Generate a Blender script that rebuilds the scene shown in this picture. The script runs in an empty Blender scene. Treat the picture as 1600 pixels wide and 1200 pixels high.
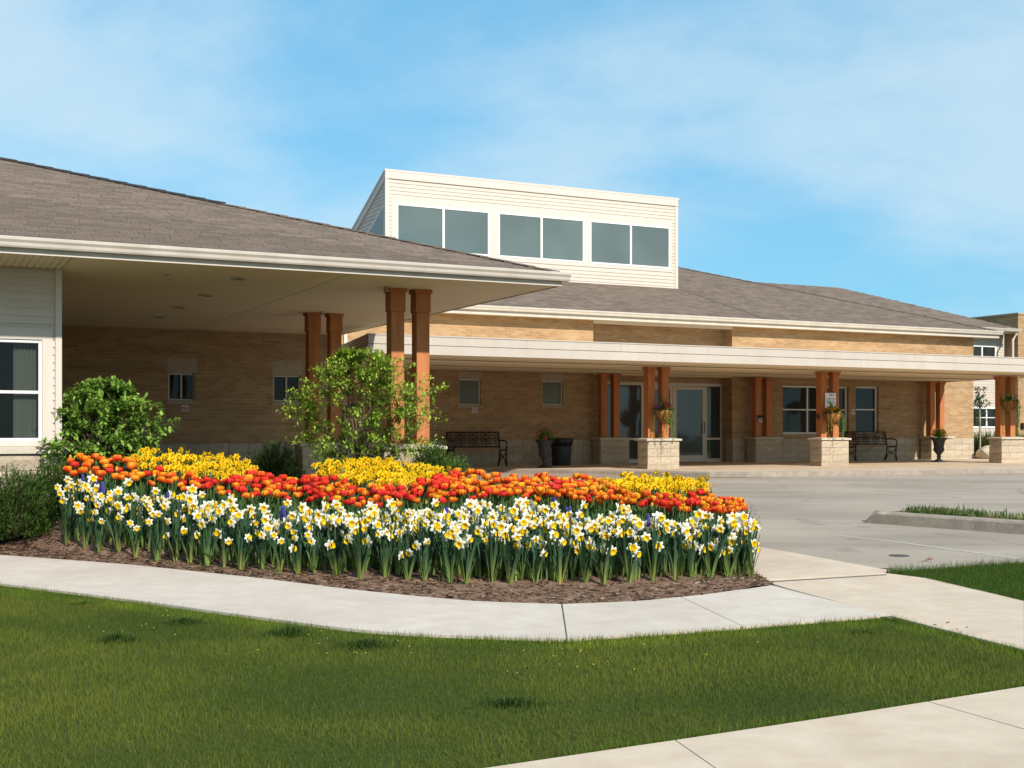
import bpy, bmesh, math, random
from math import sin, cos, pi, radians
from mathutils import Vector, Matrix, noise

R = random.Random(7)
SC = bpy.context.scene
COL = SC.collection

# ------------------------------------------------------------------ camera, sky, sun, exposure
EYE = 0.95
F = 1900.0
cam_d = bpy.data.cameras.new('camera')
cam = bpy.data.objects.new('camera', cam_d)
COL.objects.link(cam)
cam.location = (0, 0, EYE)
cam.rotation_euler = (radians(90), 0, 0)
cam_d.sensor_width = 36.0
cam_d.lens = 36.0 * F / 1600.0
cam_d.shift_y = 72.0 / 1600.0
cam_d.clip_end = 2000
SC.camera = cam

SUN_DIR = Vector((0.86, -1.26, 1.02)).normalized()
sun_d = bpy.data.lights.new('sun', 'SUN')
sun_d.energy = 4.3
sun_d.angle = radians(1.2)
sun_d.color = (1.0, 0.93, 0.855)
sun = bpy.data.objects.new('sun', sun_d)
COL.objects.link(sun)
sun.rotation_euler = SUN_DIR.to_track_quat('Z', 'Y').to_euler()

world = bpy.data.worlds.new('World')
SC.world = world
world.use_nodes = True


def build_world():
    nt = world.node_tree
    N, L = nt.nodes, nt.links
    N.clear()
    out = N.new('ShaderNodeOutputWorld')
    bg = N.new('ShaderNodeBackground')
    bg.inputs['Strength'].default_value = 0.11
    sky = N.new('ShaderNodeTexSky')
    sky.sky_type = 'NISHITA'
    sky.sun_disc = False
    sky.sun_elevation = math.asin(SUN_DIR.z)
    sky.sun_rotation = math.atan2(SUN_DIR.x, SUN_DIR.y)
    sky.air_density = 1.0
    sky.dust_density = 0.6
    sky.ozone_density = 2.0
    tint = N.new('ShaderNodeMix'); tint.data_type = 'RGBA'; tint.blend_type = 'MULTIPLY'
    tint.inputs[0].default_value = 1.0
    tint.inputs[7].default_value = (0.86, 1.30, 1.30, 1)
    L.new(sky.outputs[0], tint.inputs[6])
    tc = N.new('ShaderNodeTexCoord')
    sep = N.new('ShaderNodeSeparateXYZ')
    L.new(tc.outputs['Generated'], sep.inputs[0])
    add = N.new('ShaderNodeMath'); add.operation = 'ADD'; add.inputs[1].default_value = 0.42
    L.new(sep.outputs['Z'], add.inputs[0])
    ab = N.new('ShaderNodeMath'); ab.operation = 'MAXIMUM'; ab.inputs[1].default_value = 0.05
    L.new(add.outputs[0], ab.inputs[0])
    dv = N.new('ShaderNodeVectorMath'); dv.operation = 'DIVIDE'
    L.new(tc.outputs['Generated'], dv.inputs[0])
    cmb = N.new('ShaderNodeCombineXYZ')
    for k in range(3):
        L.new(ab.outputs[0], cmb.inputs[k])
    L.new(cmb.outputs[0], dv.inputs[1])
    mp = N.new('ShaderNodeMapping')
    mp.inputs['Location'].default_value = (5.02, 3.75, 3.5)
    mp.inputs['Rotation'].default_value = (0, 0, radians(24))
    mp.inputs['Scale'].default_value = (1.0, 1.35, 1.5)
    L.new(dv.outputs[0], mp.inputs[0])
    n1 = N.new('ShaderNodeTexNoise')
    n1.inputs['Scale'].default_value = 1.5
    n1.inputs['Detail'].default_value = 7
    n1.inputs['Roughness'].default_value = 0.54
    n1.inputs['Distortion'].default_value = 0.1
    L.new(mp.outputs[0], n1.inputs['Vector'])
    rmp = N.new('ShaderNodeValToRGB')
    rmp.color_ramp.interpolation = 'EASE'
    rmp.color_ramp.elements[0].position = 0.35
    rmp.color_ramp.elements[0].color = (0, 0, 0, 1)
    rmp.color_ramp.elements[1].position = 0.61
    rmp.color_ramp.elements[1].color = (0.66, 0.66, 0.66, 1)
    L.new(n1.outputs[0], rmp.inputs[0])
    mx = N.new('ShaderNodeMix'); mx.data_type = 'RGBA'
    L.new(rmp.outputs[0], mx.inputs[0])
    flat = N.new('ShaderNodeMix'); flat.data_type = 'RGBA'
    flat.inputs[0].default_value = 0.72
    L.new(tint.outputs[2], flat.inputs[6])
    flat.inputs[7].default_value = (1.38, 3.6, 5.55, 1)
    L.new(flat.outputs[2], mx.inputs[6])
    mx.inputs[7].default_value = (4.7, 5.8, 6.45, 1)
    L.new(mx.outputs[2], bg.inputs[0])
    L.new(bg.outputs[0], out.inputs[0])


build_world()
SC.view_settings.view_transform = 'Standard'
SC.view_settings.look = 'None'
SC.view_settings.gamma = 1.0
SC.view_settings.use_curve_mapping = False
SC.view_settings.exposure = 0.42

# ------------------------------------------------------------------ frames of reference
TH = math.atan2(F, 3850.0)                     # heading of the facades
CA, SA = cos(TH), sin(TH)
OX, OY = 0.69, 17.49                           # corner of the porte-cochere soffit


def W(u, v, z=0.0):
    return Vector((OX + u * CA - v * SA, OY + u * SA + v * CA, z))


def UV(x, y):
    a, b = x - OX, y - OY
    return a * CA + b * SA, -a * SA + b * CA


def u_at(px, v):
    """u of the point of the wall plane v = const that lies under picture column px"""
    k = (px - 800.0) / F
    return (k * (OY + v * CA) - OX + v * SA) / (CA - k * SA)


def z_at(px, py, v):
    u = u_at(px, v)
    y = OY + u * SA + v * CA
    return EYE - (py - 672.0) / F * y


def interp(x, pts):
    if x <= pts[0][0]:
        return pts[0][1]
    for (a, b), (c, d) in zip(pts, pts[1:]):
        if x <= c:
            return b + (d - b) * (x - a) / (c - a)
    return pts[-1][1]


def gz(y):
    """height of the ground: the drive falls gently from the building to the lawn"""
    if y <= 11:
        return -0.5
    if y >= 29:
        return -0.1
    return -0.5 + 0.4 * (y - 11) / 18.0


def G(px, py, off=0.0):
    lo, hi = 2.0, 80.0
    k = (py - 672.0) / F
    for _ in range(50):
        m = 0.5 * (lo + hi)
        if EYE - k * m > gz(m) + off:
            lo = m
        else:
            hi = m
    y = 0.5 * (lo + hi)
    return Vector(((px - 800.0) / F * y, y, gz(y) + off))


def project(p):
    return 800 + F * p[0] / p[1], 672 - F * (p[2] - EYE) / p[1]


# ------------------------------------------------------------------ materials
MATS = {}


def material(name, c1, c2=None, c3=None, scale=6.0, rough=0.8, bump=0.0, bscale=40.0, rand=0.0, spec=0.3, metal=0.0,
             scale3=0.7, coat=0.0, stretch=None, fac3=0.6, detail=6):
    m = bpy.data.materials.new(name)
    m.use_nodes = True
    nt = m.node_tree
    N, L = nt.nodes, nt.links
    b = N['Principled BSDF']
    b.inputs['Roughness'].default_value = rough
    b.inputs['Specular IOR Level'].default_value = spec
    b.inputs['Metallic'].default_value = metal
    b.inputs['Coat Weight'].default_value = coat
    tc = N.new('ShaderNodeTexCoord')
    vec = tc.outputs['Object']
    if stretch:
        mp = N.new('ShaderNodeMapping')
        mp.inputs['Scale'].default_value = stretch
        L.new(vec, mp.inputs[0])
        vec = mp.outputs[0]
    col = None
    if c2 is None:
        rgb = N.new('ShaderNodeRGB'); rgb.outputs[0].default_value = (*c1, 1); col = rgb.outputs[0]
    else:
        n = N.new('ShaderNodeTexNoise'); n.inputs['Scale'].default_value = scale; n.inputs['Detail'].default_value = detail
        n.inputs['Roughness'].default_value = 0.65
        L.new(vec, n.inputs['Vector'])
        r = N.new('ShaderNodeValToRGB')
        r.color_ramp.elements[0].position = 0.33; r.color_ramp.elements[0].color = (*c1, 1)
        r.color_ramp.elements[1].position = 0.68; r.color_ramp.elements[1].color = (*c2, 1)
        L.new(n.outputs[0], r.inputs[0]); col = r.outputs[0]
    if c3 is not None:
        n3 = N.new('ShaderNodeTexNoise'); n3.inputs['Scale'].default_value = scale3; n3.inputs['Detail'].default_value = 4
        L.new(vec, n3.inputs['Vector'])
        r3 = N.new('ShaderNodeValToRGB')
        r3.color_ramp.elements[0].position = 0.46; r3.color_ramp.elements[0].color = (0, 0, 0, 1)
        r3.color_ramp.elements[1].position = 0.72; r3.color_ramp.elements[1].color = (fac3,) * 3 + (1,)
        L.new(n3.outputs[0], r3.inputs[0])
        mx = N.new('ShaderNodeMix'); mx.data_type = 'RGBA'
        L.new(r3.outputs[0], mx.inputs[0]); L.new(col, mx.inputs[6]); mx.inputs[7].default_value = (*c3, 1)
        col = mx.outputs[2]
    if rand > 0:
        oi = N.new('ShaderNodeObjectInfo')
        mr = N.new('ShaderNodeMapRange')
        mr.inputs['To Min'].default_value = 1 - rand; mr.inputs['To Max'].default_value = 1 + rand
        L.new(oi.outputs['Random'], mr.inputs[0])
        vm = N.new('ShaderNodeVectorMath'); vm.operation = 'SCALE'
        L.new(col, vm.inputs[0]); L.new(mr.outputs[0], vm.inputs['Scale']); col = vm.outputs[0]
    L.new(col, b.inputs['Base Color'])
    if bump > 0:
        nb = N.new('ShaderNodeTexNoise'); nb.inputs['Scale'].default_value = bscale; nb.inputs['Detail'].default_value = 5
        L.new(vec, nb.inputs['Vector'])
        bp = N.new('ShaderNodeBump'); bp.inputs['Strength'].default_value = bump; bp.inputs['Distance'].default_value = 0.02
        L.new(nb.outputs[0], bp.inputs['Height']); L.new(bp.outputs[0], b.inputs['Normal'])
    MATS[name] = m
    return m


def brick_material():
    m = bpy.data.materials.new('brick'); m.use_nodes = True
    N, L = m.node_tree.nodes, m.node_tree.links
    b = N['Principled BSDF']; b.inputs['Roughness'].default_value = 0.9; b.inputs['Specular IOR Level'].default_value = 0.15
    tc = N.new('ShaderNodeTexCoord'); s = N.new('ShaderNodeSeparateXYZ'); L.new(tc.outputs['Object'], s.inputs[0])
    a = N.new('ShaderNodeMath'); L.new(s.outputs[0], a.inputs[0]); L.new(s.outputs[1], a.inputs[1])
    c = N.new('ShaderNodeCombineXYZ'); L.new(a.outputs[0], c.inputs[0]); L.new(s.outputs[2], c.inputs[1])
    t = N.new('ShaderNodeTexBrick')
    t.inputs['Scale'].default_value = 1.0
    t.inputs['Brick Width'].default_value = 0.21
    t.inputs['Row Height'].default_value = 0.07
    t.inputs['Mortar Size'].default_value = 0.006
    t.inputs['Mortar Smooth'].default_value = 0.2
    t.inputs['Bias'].default_value = -0.1
    t.inputs['Color1'].default_value = (0.395, 0.258, 0.138, 1)
    t.inputs['Color2'].default_value = (0.315, 0.178, 0.082, 1)
    t.inputs['Mortar'].default_value = (0.40, 0.285, 0.175, 1)
    L.new(c.outputs[0], t.inputs['Vector'])
    n = N.new('ShaderNodeTexNoise'); n.inputs['Scale'].default_value = 1.3; n.inputs['Detail'].default_value = 6
    mp = N.new('ShaderNodeMapping'); mp.inputs['Scale'].default_value = (0.6, 4.0, 1); L.new(c.outputs[0], mp.inputs[0]); L.new(mp.outputs[0], n.inputs['Vector'])
    mr = N.new('ShaderNodeMapRange'); mr.inputs['From Min'].default_value = 0.3; mr.inputs['From Max'].default_value = 0.7
    mr.inputs['To Min'].default_value = 0.84; mr.inputs['To Max'].default_value = 1.14; L.new(n.outputs[0], mr.inputs[0])
    vm = N.new('ShaderNodeVectorMath'); vm.operation = 'SCALE'; L.new(t.outputs['Color'], vm.inputs[0]); L.new(mr.outputs[0], vm.inputs['Scale'])
    L.new(vm.outputs[0], b.inputs['Base Color'])
    bp = N.new('ShaderNodeBump'); bp.invert = True; bp.inputs['Strength'].default_value = 0.6; bp.inputs['Distance'].default_value = 0.008
    L.new(t.outputs['Fac'], bp.inputs['Height']); L.new(bp.outputs[0], b.inputs['Normal'])
    MATS['brick'] = m


def plant_material(name, trans=0.3, rough=0.5, rand=0.15, spec=0.3):
    m = bpy.data.materials.new(name); m.use_nodes = True
    N, L = m.node_tree.nodes, m.node_tree.links
    b = N['Principled BSDF']; b.inputs['Roughness'].default_value = rough; b.inputs['Specular IOR Level'].default_value = spec
    at = N.new('ShaderNodeAttribute'); at.attribute_name = 'Col'
    oi = N.new('ShaderNodeObjectInfo'); mr = N.new('ShaderNodeMapRange')
    mr.inputs['To Min'].default_value = 1 - rand; mr.inputs['To Max'].default_value = 1 + rand; L.new(oi.outputs['Random'], mr.inputs[0])
    vm = N.new('ShaderNodeVectorMath'); vm.operation = 'SCALE'; L.new(at.outputs['Color'], vm.inputs[0]); L.new(mr.outputs[0], vm.inputs['Scale'])
    L.new(vm.outputs[0], b.inputs['Base Color'])
    tr = N.new('ShaderNodeBsdfTranslucent'); L.new(vm.outputs[0], tr.inputs[0])
    mx = N.new('ShaderNodeMixShader'); mx.inputs[0].default_value = trans
    L.new(b.outputs[0], mx.inputs[1]); L.new(tr.outputs[0], mx.inputs[2])
    L.new(mx.outputs[0], N['Material Output'].inputs[0])
    MATS[name] = m


def attr_material(name, rough=0.9, bump=0.3, bscale=60):
    m = bpy.data.materials.new(name); m.use_nodes = True
    N, L = m.node_tree.nodes, m.node_tree.links
    b = N['Principled BSDF']; b.inputs['Roughness'].default_value = rough; b.inputs['Specular IOR Level'].default_value = 0.2
    at = N.new('ShaderNodeAttribute'); at.attribute_name = 'Col'
    tc = N.new('ShaderNodeTexCoord'); n = N.new('ShaderNodeTexNoise'); n.inputs['Scale'].default_value = bscale; n.inputs['Detail'].default_value = 4
    L.new(tc.outputs['Object'], n.inputs['Vector'])
    mr = N.new('ShaderNodeMapRange'); mr.inputs['From Min'].default_value = 0.3; mr.inputs['From Max'].default_value = 0.7
    mr.inputs['To Min'].default_value = 0.75; mr.inputs['To Max'].default_value = 1.25; L.new(n.outputs[0], mr.inputs[0])
    vm = N.new('ShaderNodeVectorMath'); vm.operation = 'SCALE'; L.new(at.outputs['Color'], vm.inputs[0]); L.new(mr.outputs[0], vm.inputs['Scale'])
    L.new(vm.outputs[0], b.inputs['Base Color'])
    bp = N.new('ShaderNodeBump'); bp.inputs['Strength'].default_value = bump; bp.inputs['Distance'].default_value = 0.01
    L.new(n.outputs[0], bp.inputs['Height']); L.new(bp.outputs[0], b.inputs['Normal'])
    MATS[name] = m


def glass_material(name, base, refl, rough=0.03, tint=(1, 1, 1)):
    """window glass in front of a dim room: a dark body and a mirror coat"""
    m = bpy.data.materials.new(name); m.use_nodes = True
    N, L = m.node_tree.nodes, m.node_tree.links
    b = N['Principled BSDF']; b.inputs['Base Color'].default_value = (*base, 1); b.inputs['Roughness'].default_value = 0.4; b.inputs['Specular IOR Level'].default_value = 0.05
    oi = N.new('ShaderNodeObjectInfo'); gtc = N.new('ShaderNodeTexCoord'); gn = N.new('ShaderNodeTexNoise'); gn.inputs['Scale'].default_value = 0.55; gn.inputs['Detail'].default_value = 2
    L.new(gtc.outputs['Object'], gn.inputs['Vector'])
    mr = N.new('ShaderNodeMapRange'); mr.inputs['From Min'].default_value = 0.3; mr.inputs['From Max'].default_value = 0.7; mr.inputs['To Min'].default_value = 0.72; mr.inputs['To Max'].default_value = 1.18
    L.new(gn.outputs[0], mr.inputs[0])
    mr2 = N.new('ShaderNodeMapRange'); mr2.inputs['To Min'].default_value = 0.88; mr2.inputs['To Max'].default_value = 1.1; L.new(oi.outputs['Random'], mr2.inputs[0])
    mm = N.new('ShaderNodeMath'); mm.operation = 'MULTIPLY'; L.new(mr.outputs[0], mm.inputs[0]); L.new(mr2.outputs[0], mm.inputs[1])
    vb = N.new('ShaderNodeVectorMath'); vb.operation = 'SCALE'; vb.inputs[0].default_value = base; L.new(mm.outputs[0], vb.inputs['Scale']); L.new(vb.outputs[0], b.inputs['Base Color'])
    g = N.new('ShaderNodeBsdfGlossy'); g.inputs['Roughness'].default_value = rough; g.inputs['Color'].default_value = (*tint, 1)
    tc = N.new('ShaderNodeTexCoord'); n = N.new('ShaderNodeTexNoise'); n.inputs['Scale'].default_value = 0.9
    L.new(tc.outputs['Object'], n.inputs['Vector'])
    bp = N.new('ShaderNodeBump'); bp.inputs['Strength'].default_value = 0.12; bp.inputs['Distance'].default_value = 0.05
    L.new(n.outputs[0], bp.inputs['Height']); L.new(bp.outputs[0], g.inputs['Normal'])
    mx = N.new('ShaderNodeMixShader'); mx.inputs[0].default_value = refl
    L.new(b.outputs[0], mx.inputs[1]); L.new(g.outputs[0], mx.inputs[2]); L.new(mx.outputs[0], N['Material Output'].inputs[0])
    MATS[name] = m


brick_material()
plant_material('plant', 0.3, 0.55, 0.15, 0.16)
plant_material('petal', 0.3, 0.6, 0.06, 0.15)
plant_material('lawn', 0.25, 0.7, 0.0, 0.1)
attr_material('shingle_mix', 0.95, 0.5, 70)
glass_material('window_glass', (0.020, 0.021, 0.017), 0.026)
glass_material('door_glass', (0.045, 0.05, 0.044), 0.05, 0.05)
glass_material('dim_glass', (0.010, 0.011, 0.011), 0.012)
glass_material('clerestory_glass', (0.075, 0.095, 0.085), 0.16, 0.05, (0.95, 0.95, 0.85))
glass_material('frosted_glass', (0.13, 0.135, 0.095), 0.03, 0.3)


def clear_glass(name):
    m = bpy.data.materials.new(name); m.use_nodes = True
    N, L = m.node_tree.nodes, m.node_tree.links
    t = N.new('ShaderNodeBsdfTransparent'); t.inputs[0].default_value = (0.72, 0.76, 0.74, 1)
    g = N.new('ShaderNodeBsdfGlossy'); g.inputs['Roughness'].default_value = 0.02
    mx = N.new('ShaderNodeMixShader'); mx.inputs[0].default_value = 0.02
    L.new(t.outputs[0], mx.inputs[1]); L.new(g.outputs[0], mx.inputs[2]); L.new(mx.outputs[0], N['Material Output'].inputs[0])
    MATS[name] = m


clear_glass('clear_glass')
material('stone', (0.36, 0.29, 0.205), (0.49, 0.405, 0.30), (0.29, 0.23, 0.165), 9, 0.95, 1.0, 16, rand=0.09, spec=0.15)
material('stone_cap', (0.45, 0.39, 0.30), (0.53, 0.47, 0.37), None, 8, 0.85, 0.25, 50)
material('precast', (0.36, 0.28, 0.19), (0.42, 0.335, 0.235), None, 7, 0.85, 0.15, 40)
material('walk_concrete', (0.52, 0.435, 0.36), (0.60, 0.515, 0.435), (0.42, 0.345, 0.275), 5, 0.9, 0.12, 120, spec=0.2, scale3=0.9, fac3=0.5)
material('path_concrete', (0.52, 0.405, 0.30), (0.60, 0.48, 0.365), (0.42, 0.325, 0.235), 4, 0.9, 0.12, 120, spec=0.2, scale3=0.8, fac3=0.5)
material('patio_concrete', (0.49, 0.38, 0.265), (0.57, 0.455, 0.33), (0.39, 0.305, 0.215), 1.5, 0.9, 0.1, 60, spec=0.2)


def asphalt_material():
    m = bpy.data.materials.new('asphalt'); m.use_nodes = True
    N, L = m.node_tree.nodes, m.node_tree.links
    b = N['Principled BSDF']; b.inputs['Roughness'].default_value = 0.92; b.inputs['Specular IOR Level'].default_value = 0.2
    tc = N.new('ShaderNodeTexCoord'); vec = tc.outputs['Object']

    def noise_fac(scale, lo, hi, a, c, stretch=None, detail=5, rot=0.0):
        v = vec
        if stretch:
            mp = N.new('ShaderNodeMapping'); mp.inputs['Scale'].default_value = stretch; mp.inputs['Rotation'].default_value = (0, 0, rot)
            L.new(vec, mp.inputs[0]); v = mp.outputs[0]
        n = N.new('ShaderNodeTexNoise'); n.inputs['Scale'].default_value = scale; n.inputs['Detail'].default_value = detail; L.new(v, n.inputs['Vector'])
        r = N.new('ShaderNodeMapRange'); r.inputs['From Min'].default_value = lo; r.inputs['From Max'].default_value = hi
        r.inputs['To Min'].default_value = a; r.inputs['To Max'].default_value = c; L.new(n.outputs[0], r.inputs[0])
        return r.outputs[0], n.outputs[0]
    rgb = N.new('ShaderNodeRGB'); rgb.outputs[0].default_value = (0.36, 0.296, 0.234, 1)
    col = rgb.outputs[0]
    spk, raw = noise_fac(90, 0.3, 0.7, 0.80, 1.2)
    big, _ = noise_fac(0.33, 0.35, 0.68, 0.86, 1.08, None, 6)
    strk, _ = noise_fac(1.0, 0.38, 0.66, 1.04, 0.86, (0.22, 1.9, 1), 6, radians(-27))
    spot, _ = noise_fac(1.6, 0.64, 0.74, 1.0, 0.72, None, 3)
    vo = N.new('ShaderNodeTexVoronoi'); vo.feature = 'DISTANCE_TO_EDGE'; vo.inputs['Scale'].default_value = 0.28
    wn = N.new('ShaderNodeTexNoise'); wn.inputs['Scale'].default_value = 1.6; wn.inputs['Detail'].default_value = 6; L.new(vec, wn.inputs['Vector'])
    wa = N.new('ShaderNodeMix'); wa.data_type = 'RGBA'; wa.inputs[0].default_value = 0.22; L.new(vec, wa.inputs[6]); L.new(wn.outputs['Color'], wa.inputs[7])
    L.new(wa.outputs[2], vo.inputs['Vector'])
    cr = N.new('ShaderNodeMapRange'); cr.inputs['From Min'].default_value = 0.0; cr.inputs['From Max'].default_value = 0.006
    cr.inputs['To Min'].default_value = 0.76; cr.inputs['To Max'].default_value = 1.0; L.new(vo.outputs['Distance'], cr.inputs[0])
    for f in (spk, big, strk, spot, cr.outputs[0]):
        vm = N.new('ShaderNodeVectorMath'); vm.operation = 'SCALE'; L.new(col, vm.inputs[0]); L.new(f, vm.inputs['Scale']); col = vm.outputs[0]
    L.new(col, b.inputs['Base Color'])
    bp = N.new('ShaderNodeBump'); bp.inputs['Strength'].default_value = 0.3; bp.inputs['Distance'].default_value = 0.01
    L.new(raw, bp.inputs['Height']); L.new(bp.outputs[0], b.inputs['Normal'])
    MATS['asphalt'] = m


asphalt_material()
material('kerb_concrete', (0.25, 0.20, 0.155), (0.36, 0.30, 0.24), (0.19, 0.155, 0.125), 5, 0.9, 0.3, 40)
material('mulch', (0.13, 0.072, 0.046), (0.27, 0.165, 0.11), (0.34, 0.23, 0.155), 16, 0.95, 0.9, 55, spec=0.1, scale3=5, fac3=0.6)
material('turf', (0.045, 0.062, 0.012), (0.075, 0.085, 0.02), (0.04, 0.055, 0.012), 30, 0.95, 0.6, 90, spec=0.05, scale3=0.8)
material('siding', (0.515, 0.44, 0.365), (0.555, 0.48, 0.40), (0.47, 0.395, 0.325), 3, 0.6, 0.05, 20, rand=0.035, scale3=1.2, fac3=0.3, stretch=(1, 1, 0.4))
material('trim_white', (0.54, 0.475, 0.415), (0.58, 0.515, 0.45), (0.47, 0.405, 0.34), 2, 0.5, 0.0, scale3=2.0, fac3=0.35, stretch=(2.5, 2.5, 0.3))
material('gutter', (0.49, 0.435, 0.37), (0.55, 0.49, 0.42), (0.40, 0.345, 0.28), 3, 0.45, 0.0, scale3=1.6, fac3=0.45, stretch=(1.5, 1.5, 0.5))
material('fascia_panel', (0.44, 0.38, 0.32), (0.48, 0.42, 0.355), (0.36, 0.305, 0.245), 1.5, 0.6, 0.03, 20, rand=0.03, scale3=1.6, fac3=0.28, stretch=(1.6, 1.6, 0.3))
material('soffit', (0.70, 0.575, 0.39), (0.75, 0.62, 0.43), (0.63, 0.51, 0.34), 2, 0.7, 0.05, 30, scale3=0.5, fac3=0.5)
material('canopy_soffit', (0.76, 0.60, 0.38), (0.80, 0.64, 0.42), None, 2, 0.7, 0.05, 30)
material('cedar', (0.40, 0.142, 0.048), (0.48, 0.19, 0.07), (0.30, 0.092, 0.028), 3, 0.75, 0.25, 30, spec=0.25, stretch=(14, 14, 1.2), rand=0.08)
material('shingle', (0.135, 0.100, 0.077), (0.185, 0.140, 0.110), (0.115, 0.086, 0.068), 30, 0.97, 0.6, 120, rand=0.14, spec=0.15, scale3=2)
material('roof_felt', (0.07, 0.052, 0.042), (0.10, 0.075, 0.06), None, 20, 0.95, 0.3, 60)
material('ridge_vent', (0.025, 0.022, 0.02), (0.04, 0.035, 0.03), None, 10, 0.9)
material('white_frame', (0.74, 0.72, 0.68), (0.78, 0.76, 0.72), None, 3, 0.4)
material('metal_frame', (0.60, 0.53, 0.43), (0.65, 0.58, 0.48), None, 4, 0.45, 0)
material('iron', (0.012, 0.012, 0.012), (0.022, 0.02, 0.019), None, 20, 0.45, 0.1, 60, spec=0.4)
material('urn_iron', (0.022, 0.022, 0.023), (0.045, 0.043, 0.043), None, 14, 0.55, 0.2, 40, spec=0.4)
material('seat_wood', (0.26, 0.13, 0.06), (0.36, 0.19, 0.09), None, 5, 0.55, 0.1, 30, stretch=(1, 12, 12))
material('bin_plastic', (0.018, 0.022, 0.026), (0.026, 0.03, 0.034), None, 5, 0.5)
material('bin_bag', (0.012, 0.013, 0.015), None, None, 5, 0.3, 0.3, 14)
material('coir', (0.30, 0.12, 0.035), (0.44, 0.20, 0.06), (0.18, 0.07, 0.02), 24, 0.95, 1.0, 40, spec=0.05, scale3=9)
material('bark', (0.10, 0.065, 0.04), (0.17, 0.12, 0.08), None, 12, 0.9, 0.4, 30)
material('pale_bark', (0.30, 0.25, 0.19), (0.40, 0.34, 0.26), None, 12, 0.9, 0.2, 30)
material('sign_face', (0.78, 0.78, 0.77))
material('sign_red', (0.50, 0.02, 0.02))
material('ink', (0.03, 0.03, 0.035))
material('ink_grey', (0.22, 0.22, 0.24))
material('device_grey', (0.40, 0.38, 0.32), (0.46, 0.44, 0.38), None, 6, 0.5)
material('dark_fixture', (0.03, 0.028, 0.025), None, None, 5, 0.5)
material('road_paint', (0.46, 0.42, 0.36), (0.34, 0.295, 0.245), None, 22, 0.9)
material('cast_cover', (0.075, 0.068, 0.062), (0.11, 0.10, 0.09), None, 30, 0.8, 0.4, 60)
material('boulder', (0.42, 0.35, 0.26), (0.56, 0.48, 0.37), None, 6, 0.95, 0.8, 12)
material('room_lining', (0.05, 0.05, 0.045), (0.07, 0.07, 0.06), None, 2, 0.9)
material('joint_filler', (0.10, 0.085, 0.065), (0.15, 0.13, 0.10), None, 30, 0.95)
material('curtain', (0.16, 0.155, 0.135), (0.22, 0.21, 0.185), None, 2, 0.9, stretch=(14, 14, 0.3))
material('dry_leaf', (0.22, 0.10, 0.06), (0.32, 0.17, 0.10), None, 20, 0.9)


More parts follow.
